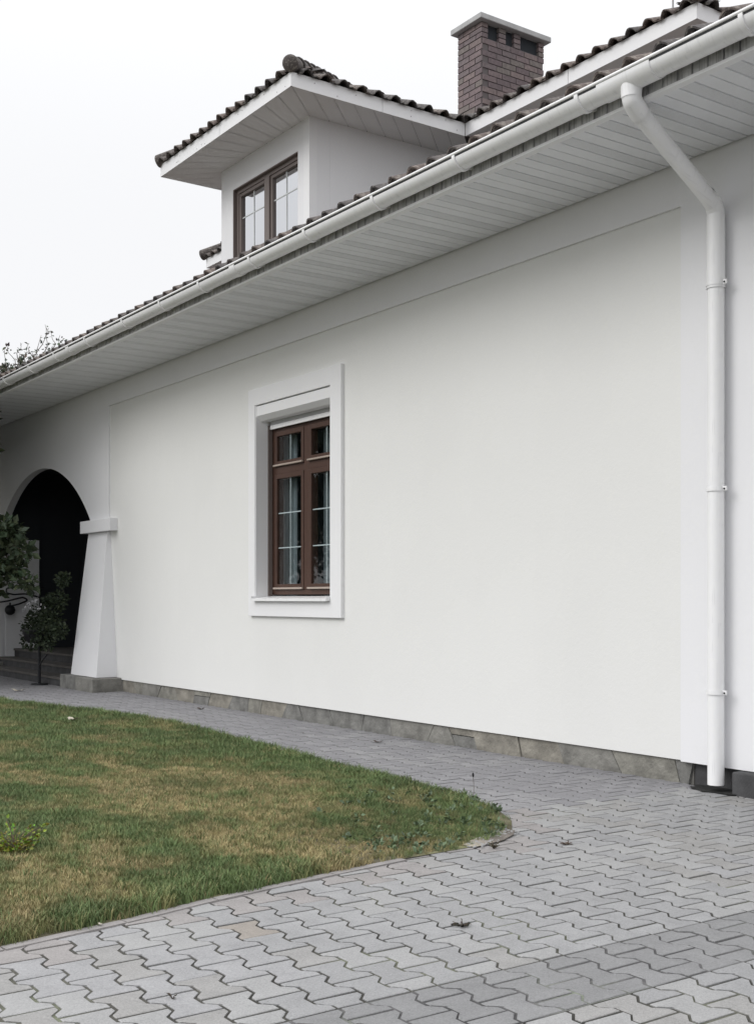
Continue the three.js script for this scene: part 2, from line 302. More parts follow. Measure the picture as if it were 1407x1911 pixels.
{ // stone plinth in irregular slabs
  const back = obj('plinth', [bx(-15.3, -5.35, -0.06, 0.162, -0.34, -0.045)], M.stoneJoint, house);
  let x = -15.17, sk = 0;
  while (x < -5.36) {
    const w = Math.min(rr(0.22, 0.62), -5.36 - x), nk = rr(-0.13, 0.13), zf = -0.022 + rr(-0.005, 0.005), gp = 0.001, split = rnd() < 0.16 ? rr(0.05, 0.11) : 0;
    const top = 0.16, m = M.stones[Math.floor(rnd() * 4)];
    const st = (y0, y1, mm) => {
      const l = (y) => x + gp + sk * (y / top - 0.5), r = (y) => x + w - gp + nk * (y / top - 0.5), e = 0.003;
      const b = [[l(y0), y0, zf - 0.03], [r(y0), y0, zf - 0.03], [r(y1), y1, zf - 0.03], [l(y1), y1, zf - 0.03]], t = [[l(y0) + e, y0 + e, zf], [r(y0) - e, y0 + e, zf + rr(-0.004, 0.004)], [r(y1) - e, y1 - e, zf], [l(y1) + e, y1 - e, zf + rr(-0.003, 0.003)]];
      obj('stone', [hexa(b, t)], mm, back);
    };
    if (split && w > 0.3) { st(-0.03, split, m); st(split + 0.003, top, M.stones[Math.floor(rnd() * 4)]); } else st(-0.03, top, m);
    x += w; sk = nk;
  }
  // darker stones round the downpipe, then the projecting footing further right
  obj('dark_stone', [rb(-5.352, -4.93, -0.06, 0.15, -0.3, -0.05, 0.01)], M.stoneDark, house);
  for (let k = 0; k < 7; k++) obj('footing_block', [rb(-4.922 + k * 0.82, -4.108 + k * 0.82, -0.06, 0.15, -0.28, 0.10 + rr(-0.004, 0.004), 0.012, 2)], k ? M.stones[k % 4] : M.stoneDark, house);
}

// ---- soffit and fascia boards under the main eave
const EY = 4.25, EX0 = -24.2, EX1 = 2.7, PW = 0.3313, PA0 = -4.735;
function boardProfile(a, b) { // three flutes with grooves between them; returns x,offset list, offset positive = into the board
  const s = (b - a) / 3, out = [[a, 0.012], [a + 0.004, 0]];
  for (const k of [1, 2]) out.push([a + s * k - 0.008, 0], [a + s * k - 0.005, 0.014], [a + s * k + 0.005, 0.014], [a + s * k + 0.008, 0]);
  out.push([b - 0.004, 0], [b, 0.012]); return out;
}
function board(a, b, place, len0, len1) {   // place(x, off, t) -> point
  const pr = boardProfile(a, b), v = [], uv = [];
  const quad = (p, q, r, s, up, uq) => { v.push(...p, ...q, ...r, ...p, ...r, ...s); uv.push(up, len0, uq, len0, uq, len1, up, len0, uq, len1, up, len1); };
  for (let i = 0; i < pr.length - 1; i++) { const [x0, o0] = pr[i], [x1, o1] = pr[i + 1]; quad(place(x0, o0, 0), place(x1, o1, 0), place(x1, o1, 1), place(x0, o0, 1), (x0 - a) / (b - a), (x1 - a) / (b - a)); }
  const g = new THREE.BufferGeometry(); g.setAttribute('position', new THREE.Float32BufferAttribute(v, 3)); g.setAttribute('uv', new THREE.Float32BufferAttribute(uv, 2)); g.computeVertexNormals(); return g;
}
{
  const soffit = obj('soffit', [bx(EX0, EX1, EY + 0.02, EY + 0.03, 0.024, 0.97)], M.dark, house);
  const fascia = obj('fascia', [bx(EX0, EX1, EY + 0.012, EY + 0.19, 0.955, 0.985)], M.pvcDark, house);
  const n0 = Math.floor((-23.5 - PA0) / PW), n1 = Math.ceil((1.6 - PA0) / PW);
  for (let k = n0; k <= n1; k++) {
    const a = PA0 + PW * k + 0.002, b = a + PW - 0.004, dy = rr(-0.0012, 0.0012);
    obj('soffit_panel', [board(a, b, (x, o, t) => [x, EY + o + dy, t ? 0.965 : 0.034], 0, 0.93 / PW)], M.soffit, soffit);
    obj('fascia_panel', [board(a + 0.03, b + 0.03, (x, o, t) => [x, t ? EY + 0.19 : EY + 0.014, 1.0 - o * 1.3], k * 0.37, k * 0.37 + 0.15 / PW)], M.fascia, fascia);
  }
  obj('edge_trim', [alongX([[0.955, EY - 0.004], [1.006, EY - 0.004], [1.006, EY + 0.016], [1.001, EY + 0.016], [1.001, EY + 0.002], [0.955, EY + 0.002]], EX0, EX1)], M.trim, fascia);
}
// ---- gutter
const GY = 4.375, GZ = 1.085, GR = 0.078;
{
  const prof = []; const t0 = 0.003;
  for (let i = 0; i <= 20; i++) { const a = Math.PI * i / 20; prof.push([GZ + GR * Math.cos(a), GY - GR * Math.sin(a)]); }
  for (let i = 20; i >= 0; i--) { const a = Math.PI * i / 20; prof.push([GZ + (GR - t0) * Math.cos(a), GY - (GR - t0) * Math.sin(a)]); }
  const gut = obj('gutter', [toCreasedNormals(alongX(prof, EX0, EX1), 0.6)], M.pvc, house);
  obj('gutter_bead', [uvm(new THREE.CylinderGeometry(0.0105, 0.0105, EX1 - EX0, 12).rotateZ(Math.PI / 2).translate((EX0 + EX1) / 2, GY + 0.014, GZ + GR + 0.004))], M.pvc, gut);
  obj('bead_shade_strip', [bx(EX0, EX1, GY - 0.0075, GY + 0.004, GZ + GR - 0.004, GZ + GR + 0.0015)], M.iron, gut);  // dark strip standing in for the shade and dirt under the bead
  const ring = (x, w, r, a0, a1) => {
    const p = []; const n = 18;
    for (let i = 0; i <= n; i++) { const a = a0 + (a1 - a0) * i / n; p.push([GZ + r * Math.cos(a), GY - r * Math.sin(a)]); }
    for (let i = n; i >= 0; i--) { const a = a0 + (a1 - a0) * i / n; p.push([GZ + (GR + 0.0005) * Math.cos(a), GY - (GR + 0.0005) * Math.sin(a)]); }
    return toCreasedNormals(alongX(p, x - w / 2, x + w / 2), 0.6);
  };
  for (const x of [-4.02, -5.25, -6.46, -7.47, -8.48, -9.44, -10.47, -11.38, -12.37, -13.5, -14.56, -15.53, -16.6, -17.65, -18.7, -19.75, -20.8, -3.0, -1.95]) {
    obj('gutter_bracket', [ring(x, 0.03, GR + 0.010, -0.12, Math.PI + 0.1), bx(x - 0.015, x + 0.015, GY - 0.06, GY + 0.02, 1.0, GZ - GR + 0.004)], M.pvc, gut);
  }
  for (const x of [-9.77, -14.09, -3.55]) obj('gutter_joiner', [ring(x, 0.10, GR + 0.006, -0.05, Math.PI)], M.pvc, gut);
  // outlet and downpipe
  const ox = -4.87, oz = GZ;
  const ring2 = ring(ox, 0.42, GR + 0.006, -0.02, Math.PI);
  obj('outlet_collar', [ring2, uvm(cyl([ox, GY - 0.13, oz], [ox, GY - 0.035, oz], 0.0595, 0.066, 24, true))], M.pvc, gut);
  const px = -5.05, pz = 0.098, R = 0.054;
  
  const dp = obj('downpipe', [uvm(cyl([px, 0.05, pz], [px, 3.745, pz], R, R, 28, true)), uvm(tube([[px, 0.05, pz], [px, 0.052, pz]], R - 0.004, 1, 20))], M.pvc, house);
  obj('elbow', [uvm(tube([[ox, GY - 0.06, oz], [ox, GY - 0.11, oz], [ox - 0.002, GY - 0.145, oz - 0.012], [ox - 0.012, GY - 0.182, oz - 0.065], [ox - 0.02, GY - 0.20, oz - 0.105]], 0.059, 20, 22)), uvm(tube([[ox - 0.018, GY - 0.196, oz - 0.096], [ox - 0.020, GY - 0.2005, oz - 0.107]], 0.0635, 2, 22))], M.pvc, dp);
  obj('offset_pipe', [uvm(cyl([ox - 0.014, GY - 0.188, oz - 0.075], [px + 0.012, 3.868, pz + 0.075], R - 0.001, R - 0.001, 26, true))], M.pvc, dp);
  obj('elbow', [uvm(tube([[px + 0.02, 3.889, pz + 0.12], [px + 0.006, 3.848, pz + 0.035], [px, 3.80, pz + 0.002], [px, 3.75, pz], [px, 3.735, pz]], 0.056, 18, 22))], M.pvc, dp);
  obj('sleeve', [uvm(cyl([px, 3.30, pz], [px, 3.775, pz], 0.0585, 0.0585, 28, true)), uvm(tube([[px, 3.762, pz], [px, 3.775, pz]], 0.060, 2, 26)), uvm(tube([[px, 3.30, pz], [px, 3.31, pz]], 0.060, 2, 26))], M.pvc, dp);
  for (const y of [3.33, 1.985, 0.655]) {
    const c = obj('pipe_clamp', [uvm(cyl([px, y - 0.013, pz], [px, y + 0.013, pz], 0.0615, 0.0615, 28, true)), rb(px + 0.054, px + 0.088, y - 0.013, y + 0.017, pz - 0.006, pz + 0.006, 0.003), uvm(cyl([px, y, pz - 0.05], [px, y, 0.02], 0.01))], M.pvc, dp);
    obj('screw', [uvm(cyl([px + 0.074, y, pz + 0.004], [px + 0.074, y, pz + 0.012], 0.006, 0.006, 10))], M.iron, c);
  }
}

// ---- roof tiles
const TP = 0.2415;
const tileH = (u) => Math.abs(u) < 0.3 ? 0.047 * Math.pow(Math.cos(Math.PI * u / 0.6), 0.8) : -0.006;
function tileGeo(len, wear) {
  const us = [-0.5, -0.3, -0.25, -0.17, -0.08, 0, 0.08, 0.17, 0.25, 0.3, 0.5], v = [], t = 0.013;
  const P = (u, s, low) => [u * TP, tileH(u) * (s ? 0.93 : 1) - (low ? t : 0) + (s ? 0.0 : 0.004) + wear * 0.003 * Math.sin(u * 9 + wear), s ? -len : 0.008 * Math.cos(u * 6)];
  const q = (a, b, c, d) => v.push(...a, ...b, ...c, ...a, ...c, ...d);
  for (let i = 0; i < us.length - 1; i++) {
    const a = us[i], b = us[i + 1];
    q(P(a, 0), P(b, 0), P(b, 1), P(a, 1)); q(P(a, 1, 1), P(b, 1, 1), P(b, 0, 1), P(a, 0, 1)); q(P(a, 0, 1), P(b, 0, 1), P(b, 0), P(a, 0));
  }
  const g = new THREE.BufferGeometry(); g.setAttribute('position', new THREE.Float32BufferAttribute(v, 3)); g.computeVertexNormals();
  return toCreasedNormals(uvm(g), 0.7);
}
const tileGeos = [0, 1, 2, 3].map((k) => tileGeo(0.42, k));
const SL = Math.tan(25 * Math.PI / 180), SA = 25 * Math.PI / 180;
function tileMesh(parent, x, y, z, heading, slot) {   // heading: rotation about y so that local -z runs up the slope
  const o = new THREE.Mesh(tileGeos[Math.floor(rnd() * 4)], M.tiles[Math.floor(rnd() * 4)]);
  o.name = numbered('tile'); o.castShadow = o.receiveShadow = true;
  o.rotation.order = 'YXZ'; o.rotation.set(SA - 0.05 + rr(-0.02, 0.02), heading + rr(-0.015, 0.015), rr(-0.02, 0.02));
  o.position.set(x, y + rr(-0.005, 0.006), z); parent.add(o); return o;
}
function tileRows(parent, rows) { // the courses behind the eave, joined
  const by = [[], [], [], []];
  for (const [x, y, z, heading] of rows) {
    const o = new THREE.Object3D(); o.rotation.order = 'YXZ'; o.rotation.set(SA - 0.05 + rr(-0.01, 0.01), heading, 0); o.position.set(x, y, z); o.updateMatrix();
    by[Math.floor(rnd() * 4)].push(tileGeos[Math.floor(rnd() * 4)].clone().applyMatrix4(o.matrix));
  }
  by.forEach((b, i) => { if (b.length) stuff(obj('tile_courses', b, M.tiles[i], parent)); });
}
function hipCaps(parent, a, b, r, n, starter = true) {
  const A = new THREE.Vector3(...a), B = new THREE.Vector3(...b), d = B.clone().sub(A), L = d.length() / n; d.normalize();
  for (let i = 0; i < n; i++) {
    const p0 = A.clone().addScaledVector(d, L * i - 0.03), p1 = A.clone().addScaledVector(d, L * (i + 1) + 0.02);
    const g = cyl(p0.toArray(), p1.toArray(), r * 1.06, r * 0.88, 14, false);
    const list = [uvm(g)];
    if (i === 0 && starter) list.push(uvm(new THREE.SphereGeometry(r * 1.06, 16, 10).scale(1, 1, 0.45).applyQuaternion(new THREE.Quaternion().setFromUnitVectors(new THREE.Vector3(0, 0, 1), d)).translate(p0.x, p0.y, p0.z)));
    else list.push(uvm(new THREE.TorusGeometry(r * 1.04, 0.013, 6, 16).applyQuaternion(new THREE.Quaternion().setFromUnitVectors(new THREE.Vector3(0, 0, 1), d)).translate(p0.x, p0.y, p0.z)));
    obj('hip_cap', list, M.tiles[(i * 2 + 1) % 4], parent);
  }
}
{ // main roof: sheathing, then the visible eave course one tile at a time
  const y0 = 4.40, z0 = 1.03, zr = -5, yr = y0 + SL * (z0 - zr);
  const roof = obj('roof', [alongX([[z0, y0], [z0, y0 - 0.03], [0.3, 4.45], [-10.2, 4.45], [-11.6, y0 - 0.03], [-11.6, y0], [zr, yr]], EX0, EX1)], M.mortar, house);
  const rows = [];
  const k0 = Math.ceil((EX0 + 0.2 + 6.10) / TP), k1 = Math.floor((EX1 - 0.2 + 6.10) / TP);
  for (let k = k0; k <= k1; k++) {
    const x = -6.10 + TP * k;
    tileMesh(roof, x, y0 + 0.048, z0 + 0.045, 0);
    for (let r = 1; r < 14; r++) if (x > -23 && x < 1) { const s = 0.34 * r * Math.cos(SA); rows.push([x, y0 + 0.045 + s * SL, z0 + 0.045 - s, 0]); }
  }
  tileRows(roof, rows);
}
// ---- upper storey with its own hipped roof
const UY = 6.975, UT = 7.135, UE = { x0: -18.33, x1: -7.68, z0: -9.6, z1: -2.86 };
const BAY = { x0: -14.72, x1: -11.273, zf: -0.37, wx0: -14.125, wx1: -11.875, wz: -0.983 };
function eaveTiles(parent, list) { for (const [x, y, z, h] of list) tileMesh(parent, x, y, z, h); }
function fasciaRun(parent, ax, az, bx_, bz, nx, nz) { // boards end to end with hairline joints, nx/nz = outward normal
  const L = Math.hypot(bx_ - ax, bz - az), n = Math.max(1, Math.round(L / 1.55)), t = 0.022;
  for (let i = 0; i < n; i++) {
    const s0 = i / n + 0.0012, s1 = (i + 1) / n - 0.0012, P = (s, o, y) => [ax + (bx_ - ax) * s - nx * o, y, az + (bz - az) * s - nz * o];
    const b = [P(s0, 0, UY), P(s1, 0, UY), P(s1, t, UY), P(s0, t, UY)], q = [P(s0, 0, UT), P(s1, 0, UT), P(s1, t, UT), P(s0, t, UT)];
    const f = obj('fascia_board', [hexa(b, q)], M.trim, parent);
    for (let k = 0; k < 3; k++) for (const yy of [UY + 0.05, UT - 0.05]) { if (rnd() < 0.4) continue; }
    void f;
  }
}
{
  const up = obj('upper_storey', [bx(UE.x0 + 0.6, UE.x1 - 0.6, 5.6, UY, UE.z0 + 0.6, UE.z1 - 0.6)], M.white, house);
  // soffit boards
  for (const g of [bx(UE.x0 + 0.02, BAY.x0 + 0.0, UY + 0.012, UY + 0.03, UE.z1 - 0.62, UE.z1 - 0.022), bx(BAY.x1, UE.x1 - 0.02, UY + 0.012, UY + 0.03, UE.z1 - 0.62, UE.z1 - 0.022), bx(UE.x1 - 0.62, UE.x1 - 0.02, UY + 0.012, UY + 0.03, UE.z0, UE.z1 - 0.625), bx(UE.x0 + 0.02, UE.x0 + 0.62, UY + 0.012, UY + 0.03, UE.z0, UE.z1 - 0.625)]) obj('upper_soffit', [g], M.trim, up);
  fasciaRun(up, BAY.x1, UE.z1, UE.x1, UE.z1, 0, 1);
  fasciaRun(up, UE.x0, UE.z1, BAY.x0, UE.z1, 0, 1);
  fasciaRun(up, UE.x1, UE.z1, UE.x1, UE.z0, 1, 0);
  fasciaRun(up, UE.x0, UE.z1, UE.x0, UE.z0, -1, 0);
  const cz = (UE.z0 + UE.z1) / 2, rh = (UE.z1 - UE.z0) / 2, ry = UT + SL * rh;
  const c = [[UE.x0, UT, UE.z1], [UE.x1, UT, UE.z1], [UE.x1, UT, UE.z0], [UE.x0, UT, UE.z0]], r = [[UE.x0 + rh, ry, cz], [UE.x1 - rh, ry, cz]];
  const roof = obj('upper_roof', [face([c[0], c[1], r[1], r[0]].flat ? [c[0], c[1], r[1], r[0]] : [], [c[1], c[2], r[1]], [c[2], c[3], r[0], r[1]], [c[3], c[0], r[0]], [c[3], c[2], c[1], c[0]].map((p) => [p[0], p[1] - 0.02, p[2]]))], M.mortar, up);
  void roof;
  const rows = [];
  for (let x = BAY.x1 + 0.1; x < UE.x1 - 0.08; x += TP) { tileMesh(up, x, UT + 0.006, UE.z1 + 0.05, 0); for (let k = 1; k < 9; k++) { const s = 0.31 * k; if (x < UE.x1 - s) rows.push([x, UT + 0.014 + s * SL, UE.z1 + 0.05 - s, 0]); } }
  for (let x = UE.x0 + 0.1; x < BAY.x0 - 0.05; x += TP) { tileMesh(up, x, UT + 0.006, UE.z1 + 0.05, 0); for (let k = 1; k < 9; k++) { const s = 0.31 * k; if (x > UE.x0 + s) rows.push([x, UT + 0.014 + s * SL, UE.z1 + 0.05 - s, 0]); } }
  for (let z = UE.z1 - 0.2; z > -6; z -= TP) tileMesh(up, UE.x1 + 0.05, UT + 0.006, z, Math.PI / 2);
  for (let z = UE.z1 - 0.2; z > -6; z -= TP) tileMesh(up, UE.x0 - 0.05, UT + 0.006, z, -Math.PI / 2);
  tileRows(up, rows);
  hipCaps(up, [UE.x1 + 0.03, UT + 0.075, UE.z1 + 0.03], [UE.x1 - 2.4, UT + 0.09 + 2.4 * SL, UE.z1 - 2.4], 0.085, 9);
  hipCaps(up, [UE.x0 - 0.03, UT + 0.075, UE.z1 + 0.03], [UE.x0 + 2.4, UT + 0.09 + 2.4 * SL, UE.z1 - 2.4], 0.085, 9);
  obj('ridge', [uvm(cyl([r[0][0], ry + 0.03, cz], [r[1][0], ry + 0.03, cz], 0.1, 0.1, 14))], M.tiles[0], up);
}
{ // dormer bay standing forward of the upper storey
  const b = BAY, wallT = 0.28, bz = UE.z1 - 0.6, wy0 = 4.9;
  const win = { x0: -13.80, x1: -12.145, y0: 5.68, y1: 6.655 };
  const s = shapeOf([[b.wx0, wy0], [b.wx1, wy0], [b.wx1, UY + 0.0115], [b.wx0, UY + 0.0115]]); const h = new THREE.Path();
  [[win.x0, win.y0], [win.x1, win.y0], [win.x1, win.y1], [win.x0, win.y1]].forEach((p, i) => i ? h.lineTo(...p) : h.moveTo(...p)); h.closePath(); s.holes.push(h);
  const front = uvm(new THREE.ExtrudeGeometry(s, { depth: wallT, bevelEnabled: false }).translate(0, 0, b.wz - wallT));
  const dormer = obj('dormer', [front, bx(b.wx0, b.wx0 + wallT, wy0, UY + 0.0115, bz, b.wz - wallT - 0.001), bx(b.wx1 - wallT, b.wx1, wy0, UY + 0.0115, bz, b.wz - wallT - 0.001), bx(b.wx0 + wallT, b.wx1 - wallT, wy0, UY - 0.01, bz - 0.1, bz)], M.white, house);
  dormer.userData.label = 'hipped dormer bay with a brown two-sash window';
  // corner board slightly proud at the front right corner
  obj('corner_strip', [bx(b.wx1 - 0.13, b.wx1 + 0.003, wy0, UY + 0.011, b.wz - 0.1, b.wz + 0.006)], M.trim, dormer);
  // soffit: boards laid across, mitred at the corners
  const n = 11;
  const sof = (pts) => face(pts.map(([x, z]) => [x, UY + 0.012, z]), pts.map(([x, z]) => [x, UY + 0.02, z]).reverse());
  const strip = (parent, ax, az, bx_, bz_, cx, cz, dx, dz, cnt) => { // outer edge a-b, inner edge c-d
    for (let i = 0; i < cnt; i++) { const g0 = i / cnt + 0.0015, g1 = (i + 1) / cnt - 0.0015, L = (p, q, t) => p + (q - p) * t;
      obj('soffit_board', [sof([[L(ax, bx_, g0), L(az, bz_, g0)], [L(ax, bx_, g1), L(az, bz_, g1)], [L(cx, dx, g1), L(cz, dz, g1)], [L(cx, dx, g0), L(cz, dz, g0)]])], M.trim, parent); }
  };
  strip(dormer, b.x0 + 0.02, b.zf - 0.02, b.x1 - 0.02, b.zf - 0.02, b.wx0, b.wz, b.wx1, b.wz, n);
  strip(dormer, b.x1 - 0.02, b.zf - 0.02, b.x1 - 0.02, UE.z1, b.wx1, b.wz, b.wx1, UE.z1 - 0.6, 9);
  strip(dormer, b.x0 + 0.02, b.zf - 0.02, b.x0 + 0.02, UE.z1, b.wx0, b.wz, b.wx0, UE.z1 - 0.6, 9);
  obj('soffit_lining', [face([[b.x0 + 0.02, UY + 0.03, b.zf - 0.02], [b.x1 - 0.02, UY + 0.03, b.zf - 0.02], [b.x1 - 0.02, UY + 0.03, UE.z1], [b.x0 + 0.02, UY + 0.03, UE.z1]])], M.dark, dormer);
  fasciaRun(dormer, b.x0, b.zf, b.x1, b.zf, 0, 1);
  fasciaRun(dormer, b.x1, b.zf, b.x1, UE.z1, 1, 0);
  fasciaRun(dormer, b.x0, b.zf, b.x0, UE.z1, -1, 0);
  // little screws along the fascia
  const sc = [];
  for (let i = 0; i < 22; i++) { const t = rr(0.02, 0.98), y = rnd() < 0.5 ? UY + rr(0.03, 0.05) : UT - rr(0.03, 0.06); if (rnd() < 0.5) sc.push(uvm(cyl([b.x1, y, b.zf + (UE.z1 - b.zf) * t], [b.x1 + 0.004, y, b.zf + (UE.z1 - b.zf) * t], 0.007, 0.007, 8))); else sc.push(uvm(cyl([b.x0 + (b.x1 - b.x0) * t, y, b.zf], [b.x0 + (b.x1 - b.x0) * t, y, b.zf + 0.004], 0.006, 0.006, 8))); }
  stuff(obj('screws', sc, M.pvcDark, dormer));
  // roof
  const hx = (b.x1 - b.x0) / 2, cx = (b.x0 + b.x1) / 2, ay = UT + SL * hx, az = b.zf - hx;
  obj('dormer_roof', [face([[b.x0, UT, b.zf], [b.x1, UT, b.zf], [cx, ay, az]], [[b.x1, UT, b.zf], [b.x1, UT, UE.z1], [cx, ay, UE.z1 - hx], [cx, ay, az]], [[b.x0, UT, UE.z1], [b.x0, UT, b.zf], [cx, ay, az], [cx, ay, UE.z1 - hx]])], M.mortar, dormer);
  const rows = [];
  for (let x = b.x0 + 0.12; x < b.x1 - 0.05; x += TP) { tileMesh(dormer, x, UT + 0.006, b.zf + 0.05, 0); for (let k = 1; k < 5; k++) { const q = 0.31 * k; if (x > b.x0 + q + 0.1 && x < b.x1 - q - 0.1) rows.push([x, UT + 0.014 + q * SL, b.zf + 0.05 - q, 0]); } }
  for (let z = b.zf - 0.2; z > UE.z1 + 0.06; z -= TP) { tileMesh(dormer, b.x1 + 0.05, UT + 0.006, z, Math.PI / 2); tileMesh(dormer, b.x0 - 0.05, UT + 0.006, z, -Math.PI / 2); for (let k = 1; k < 5; k++) { const q = 0.31 * k; if (z < b.zf - q - 0.12) { rows.push([b.x1 + 0.05 - q, UT + 0.014 + q * SL, z, Math.PI / 2]); rows.push([b.x0 - 0.05 + q, UT + 0.014 + q * SL, z, -Math.PI / 2]); } } }
  tileRows(dormer, rows);
  hipCaps(dormer, [b.x1 + 0.0, UT + 0.088, b.zf - 0.0], [cx, ay + 0.09, az], 0.088, 8);
  hipCaps(dormer, [b.x0 - 0.0, UT + 0.06, b.zf - 0.0], [cx, ay + 0.08, az], 0.082, 8);
  // valley flashing where the side roof meets the upper roof
  obj('valley_tile', [uvm(cyl([b.x1 + 0.02, UT + 0.02, UE.z1 + 0.02], [b.x1 - 1.2, UT + 1.2 * SL, UE.z1 - 1.2], 0.03, 0.03, 8))], M.tiles[2], dormer);
  // window
  const fz = b.wz - 0.05, fr = [], F = (x0, x1, y0, y1, z0, z1) => rb(x0, x1, y0, y1, z0, z1, 0.006);
  const mx = (win.x0 + win.x1) / 2;
  fr.push(F(win.x0, win.x1, win.y1 - 0.06, win.y1, fz - 0.07, fz), F(win.x0, win.x0 + 0.06, win.y0, win.y1 - 0.06, fz - 0.07, fz), F(win.x1 - 0.06, win.x1, win.y0, win.y1 - 0.06, fz - 0.07, fz), F(mx - 0.06, mx + 0.06, win.y0 + 0.075, win.y1 - 0.06, fz - 0.07, fz + 0.012), F(win.x0 + 0.06, win.x1 - 0.06, win.y0, win.y0 + 0.075, fz - 0.07, fz));
  obj('window_frame', fr, M.woodGrey, dormer);
  obj('reveal', [bx(win.x0 + 0.001, win.x0 + 0.012, win.y0, win.y1, fz, b.wz - 0.004), bx(win.x0 + 0.012, win.x1 - 0.001, win.y1 - 0.012, win.y1 - 0.001, fz, b.wz - 0.004)], M.woodGrey, dormer);
  for (const [a, c] of [[win.x0 + 0.06, mx - 0.06], [mx + 0.06, win.x1 - 0.06]]) {
    const y0 = win.y0 + 0.075, y1 = win.y1 - 0.06, w = 0.045;
    obj('sash', [F(a, a + w, y0, y1, fz - 0.08, fz - 0.012), F(c - w, c, y0, y1, fz - 0.08, fz - 0.012), F(a + w, c - w, y1 - w, y1, fz - 0.08, fz - 0.012), F(a + w, c - w, y0, y0 + w, fz - 0.08, fz - 0.012)], M.woodGrey, dormer);
    obj('pane', [bx(a + w, c - w, y0 + w, y1 - w, fz - 0.05, fz - 0.042)], M.coated, dormer);
    const xm = (a + c) / 2;
    obj('glazing_bar', [bx(xm - 0.008, xm + 0.008, y0 + w, y1 - w, fz - 0.0415, fz - 0.036)], M.muntin, dormer);
    obj('glazing_bar', [bx(a + w, c - w, (y0 + y1) / 2 + 0.09, (y0 + y1) / 2 + 0.104, fz - 0.0415, fz - 0.037)], M.muntin, dormer);
  }
}
{ // chimney: every visible brick laid on a mortar core, openings under the cap
  const x1 = -12.274, x0 = -12.787, z1 = -3.96, z0 = -5.101, c = 0.0823, ytop = 9.113, yb = 7.55, yo = 8.905;
  const core = obj('chimney', [bx(x0 + 0.012, x1 - 0.012, yb, yo, z0 + 0.012, z1 - 0.012)], M.mortar, house);
  obj('flue', [bx(x0 + 0.05, x1 - 0.05, yo, ytop, z0 + 0.05, z1 - 0.12)], M.dark, core);
  const BL = 0.252, j = 0.010, d = 0.11;
  const brick = (ax, bx_, y, az, bz) => obj('brick', [rb(ax, bx_, y, y + c - j, az, bz, 0.004)], M.bricks[Math.floor(rnd() * 5)], core);
  const rest = [[], []];
  let row = 0;
  for (let y = yo - c; y > yb; y -= c, row++) {
    const p = row % 2, q = rr(-0.002, 0.002);
    // left (front) face, z1
    for (let a = x0 + (p ? -BL / 2 : 0); a < x1 - 0.12; a += BL) { const l = Math.max(a, x0), r = Math.min(a + BL - j, x1 - (p ? 0 : 0.0)); if (r - l > 0.03 && !(r > x1 - 0.001 && !p && r - l < 0.05)) brick(l, Math.min(r, x1), y, z1 - 0.02, z1 + q * 0 + rr(-0.002, 0.002)); }
    // right face, x1
    for (let a = z1 - 0.022 - (p ? 0.1 : 0); a > z0; a -= BL) { const hi = Math.min(a, z1 - 0.022), lo = Math.max(a - BL + j, z0); if (hi - lo > 0.03) brick(x1 - 0.02, x1 + rr(-0.002, 0.002), y, lo, hi); }
    rest[p].push(rb(x0 - 0.002, x0 + 0.02, y, y + c - j, z0 + 0.01, z1 - 0.03, 0.004), rb(x0, x1 - 0.03, y, y + c - j, z0 - 0.002, z0 + 0.02, 0.004));
  }
  stuff(obj('rear_bricks', [...rest[0], ...rest[1]], M.bricks[1], core));
  // upper courses: corner piers and two slim pillars on the right face, closed front face
  for (let k = 0; k < 3; k++) {
    const y = yo + 0.002 + k * (ytop - yo) / 3, hgt = (ytop - yo) / 3 - 0.01, p = k % 2;
    const bk = (ax, bx_, az, bz) => obj('brick', [rb(ax, bx_, y, y + hgt, az, bz, 0.004)], M.bricks[Math.floor(rnd() * 5)], core);
    if (p) { bk(x0, x0 + 0.25, z1 - 0.11, z1); bk(x0 + 0.26, x1, z1 - 0.113, z1); } else { bk(x0, x0 + 0.12, z1 - 0.11, z1); bk(x0 + 0.13, x0 + 0.38, z1 - 0.11, z1); bk(x0 + 0.39, x1, z1 - 0.113, z1); }
    for (const [a, b2] of [[-4.27, -4.394], [-4.544, -4.662], [-5.005, -5.101]]) bk(x1 - 0.12, x1, b2, a);
    for (const [a, b2] of [[-4.27, -4.394], [-4.544, -4.662], [-5.005, -5.101]]) bk(x0, x0 + 0.12, b2, a);
  }
  const e = 0.075, cx0 = x0 - e, cx1 = x1 + e, cz0 = z0 - e, cz1 = z1 + e, mx = (x0 + x1) / 2;
  const t0 = ytop, t1 = ytop + 0.078, t2 = ytop + 0.155;
  obj('cap', [rb(cx0, cx1, t0, t1, cz0, cz1, 0.012, 2), face([[cx0 + 0.012, t1 - 0.001, cz1 - 0.012], [cx1 - 0.012, t1 - 0.001, cz1 - 0.012], [mx, t2, cz1 - 0.3]], [[cx1 - 0.012, t1 - 0.001, cz1 - 0.012], [cx1 - 0.012, t1 - 0.001, cz0 + 0.012], [mx, t2, cz0 + 0.3], [mx, t2, cz1 - 0.3]], [[cx1 - 0.012, t1 - 0.001, cz0 + 0.012], [cx0 + 0.012, t1 - 0.001, cz0 + 0.012], [mx, t2, cz0 + 0.3]], [[cx0 + 0.012, t1 - 0.001, cz0 + 0.012], [cx0 + 0.012, t1 - 0.001, cz1 - 0.012], [mx, t2, cz1 - 0.3], [mx, t2, cz0 + 0.3]])], M.concrete, core);
}
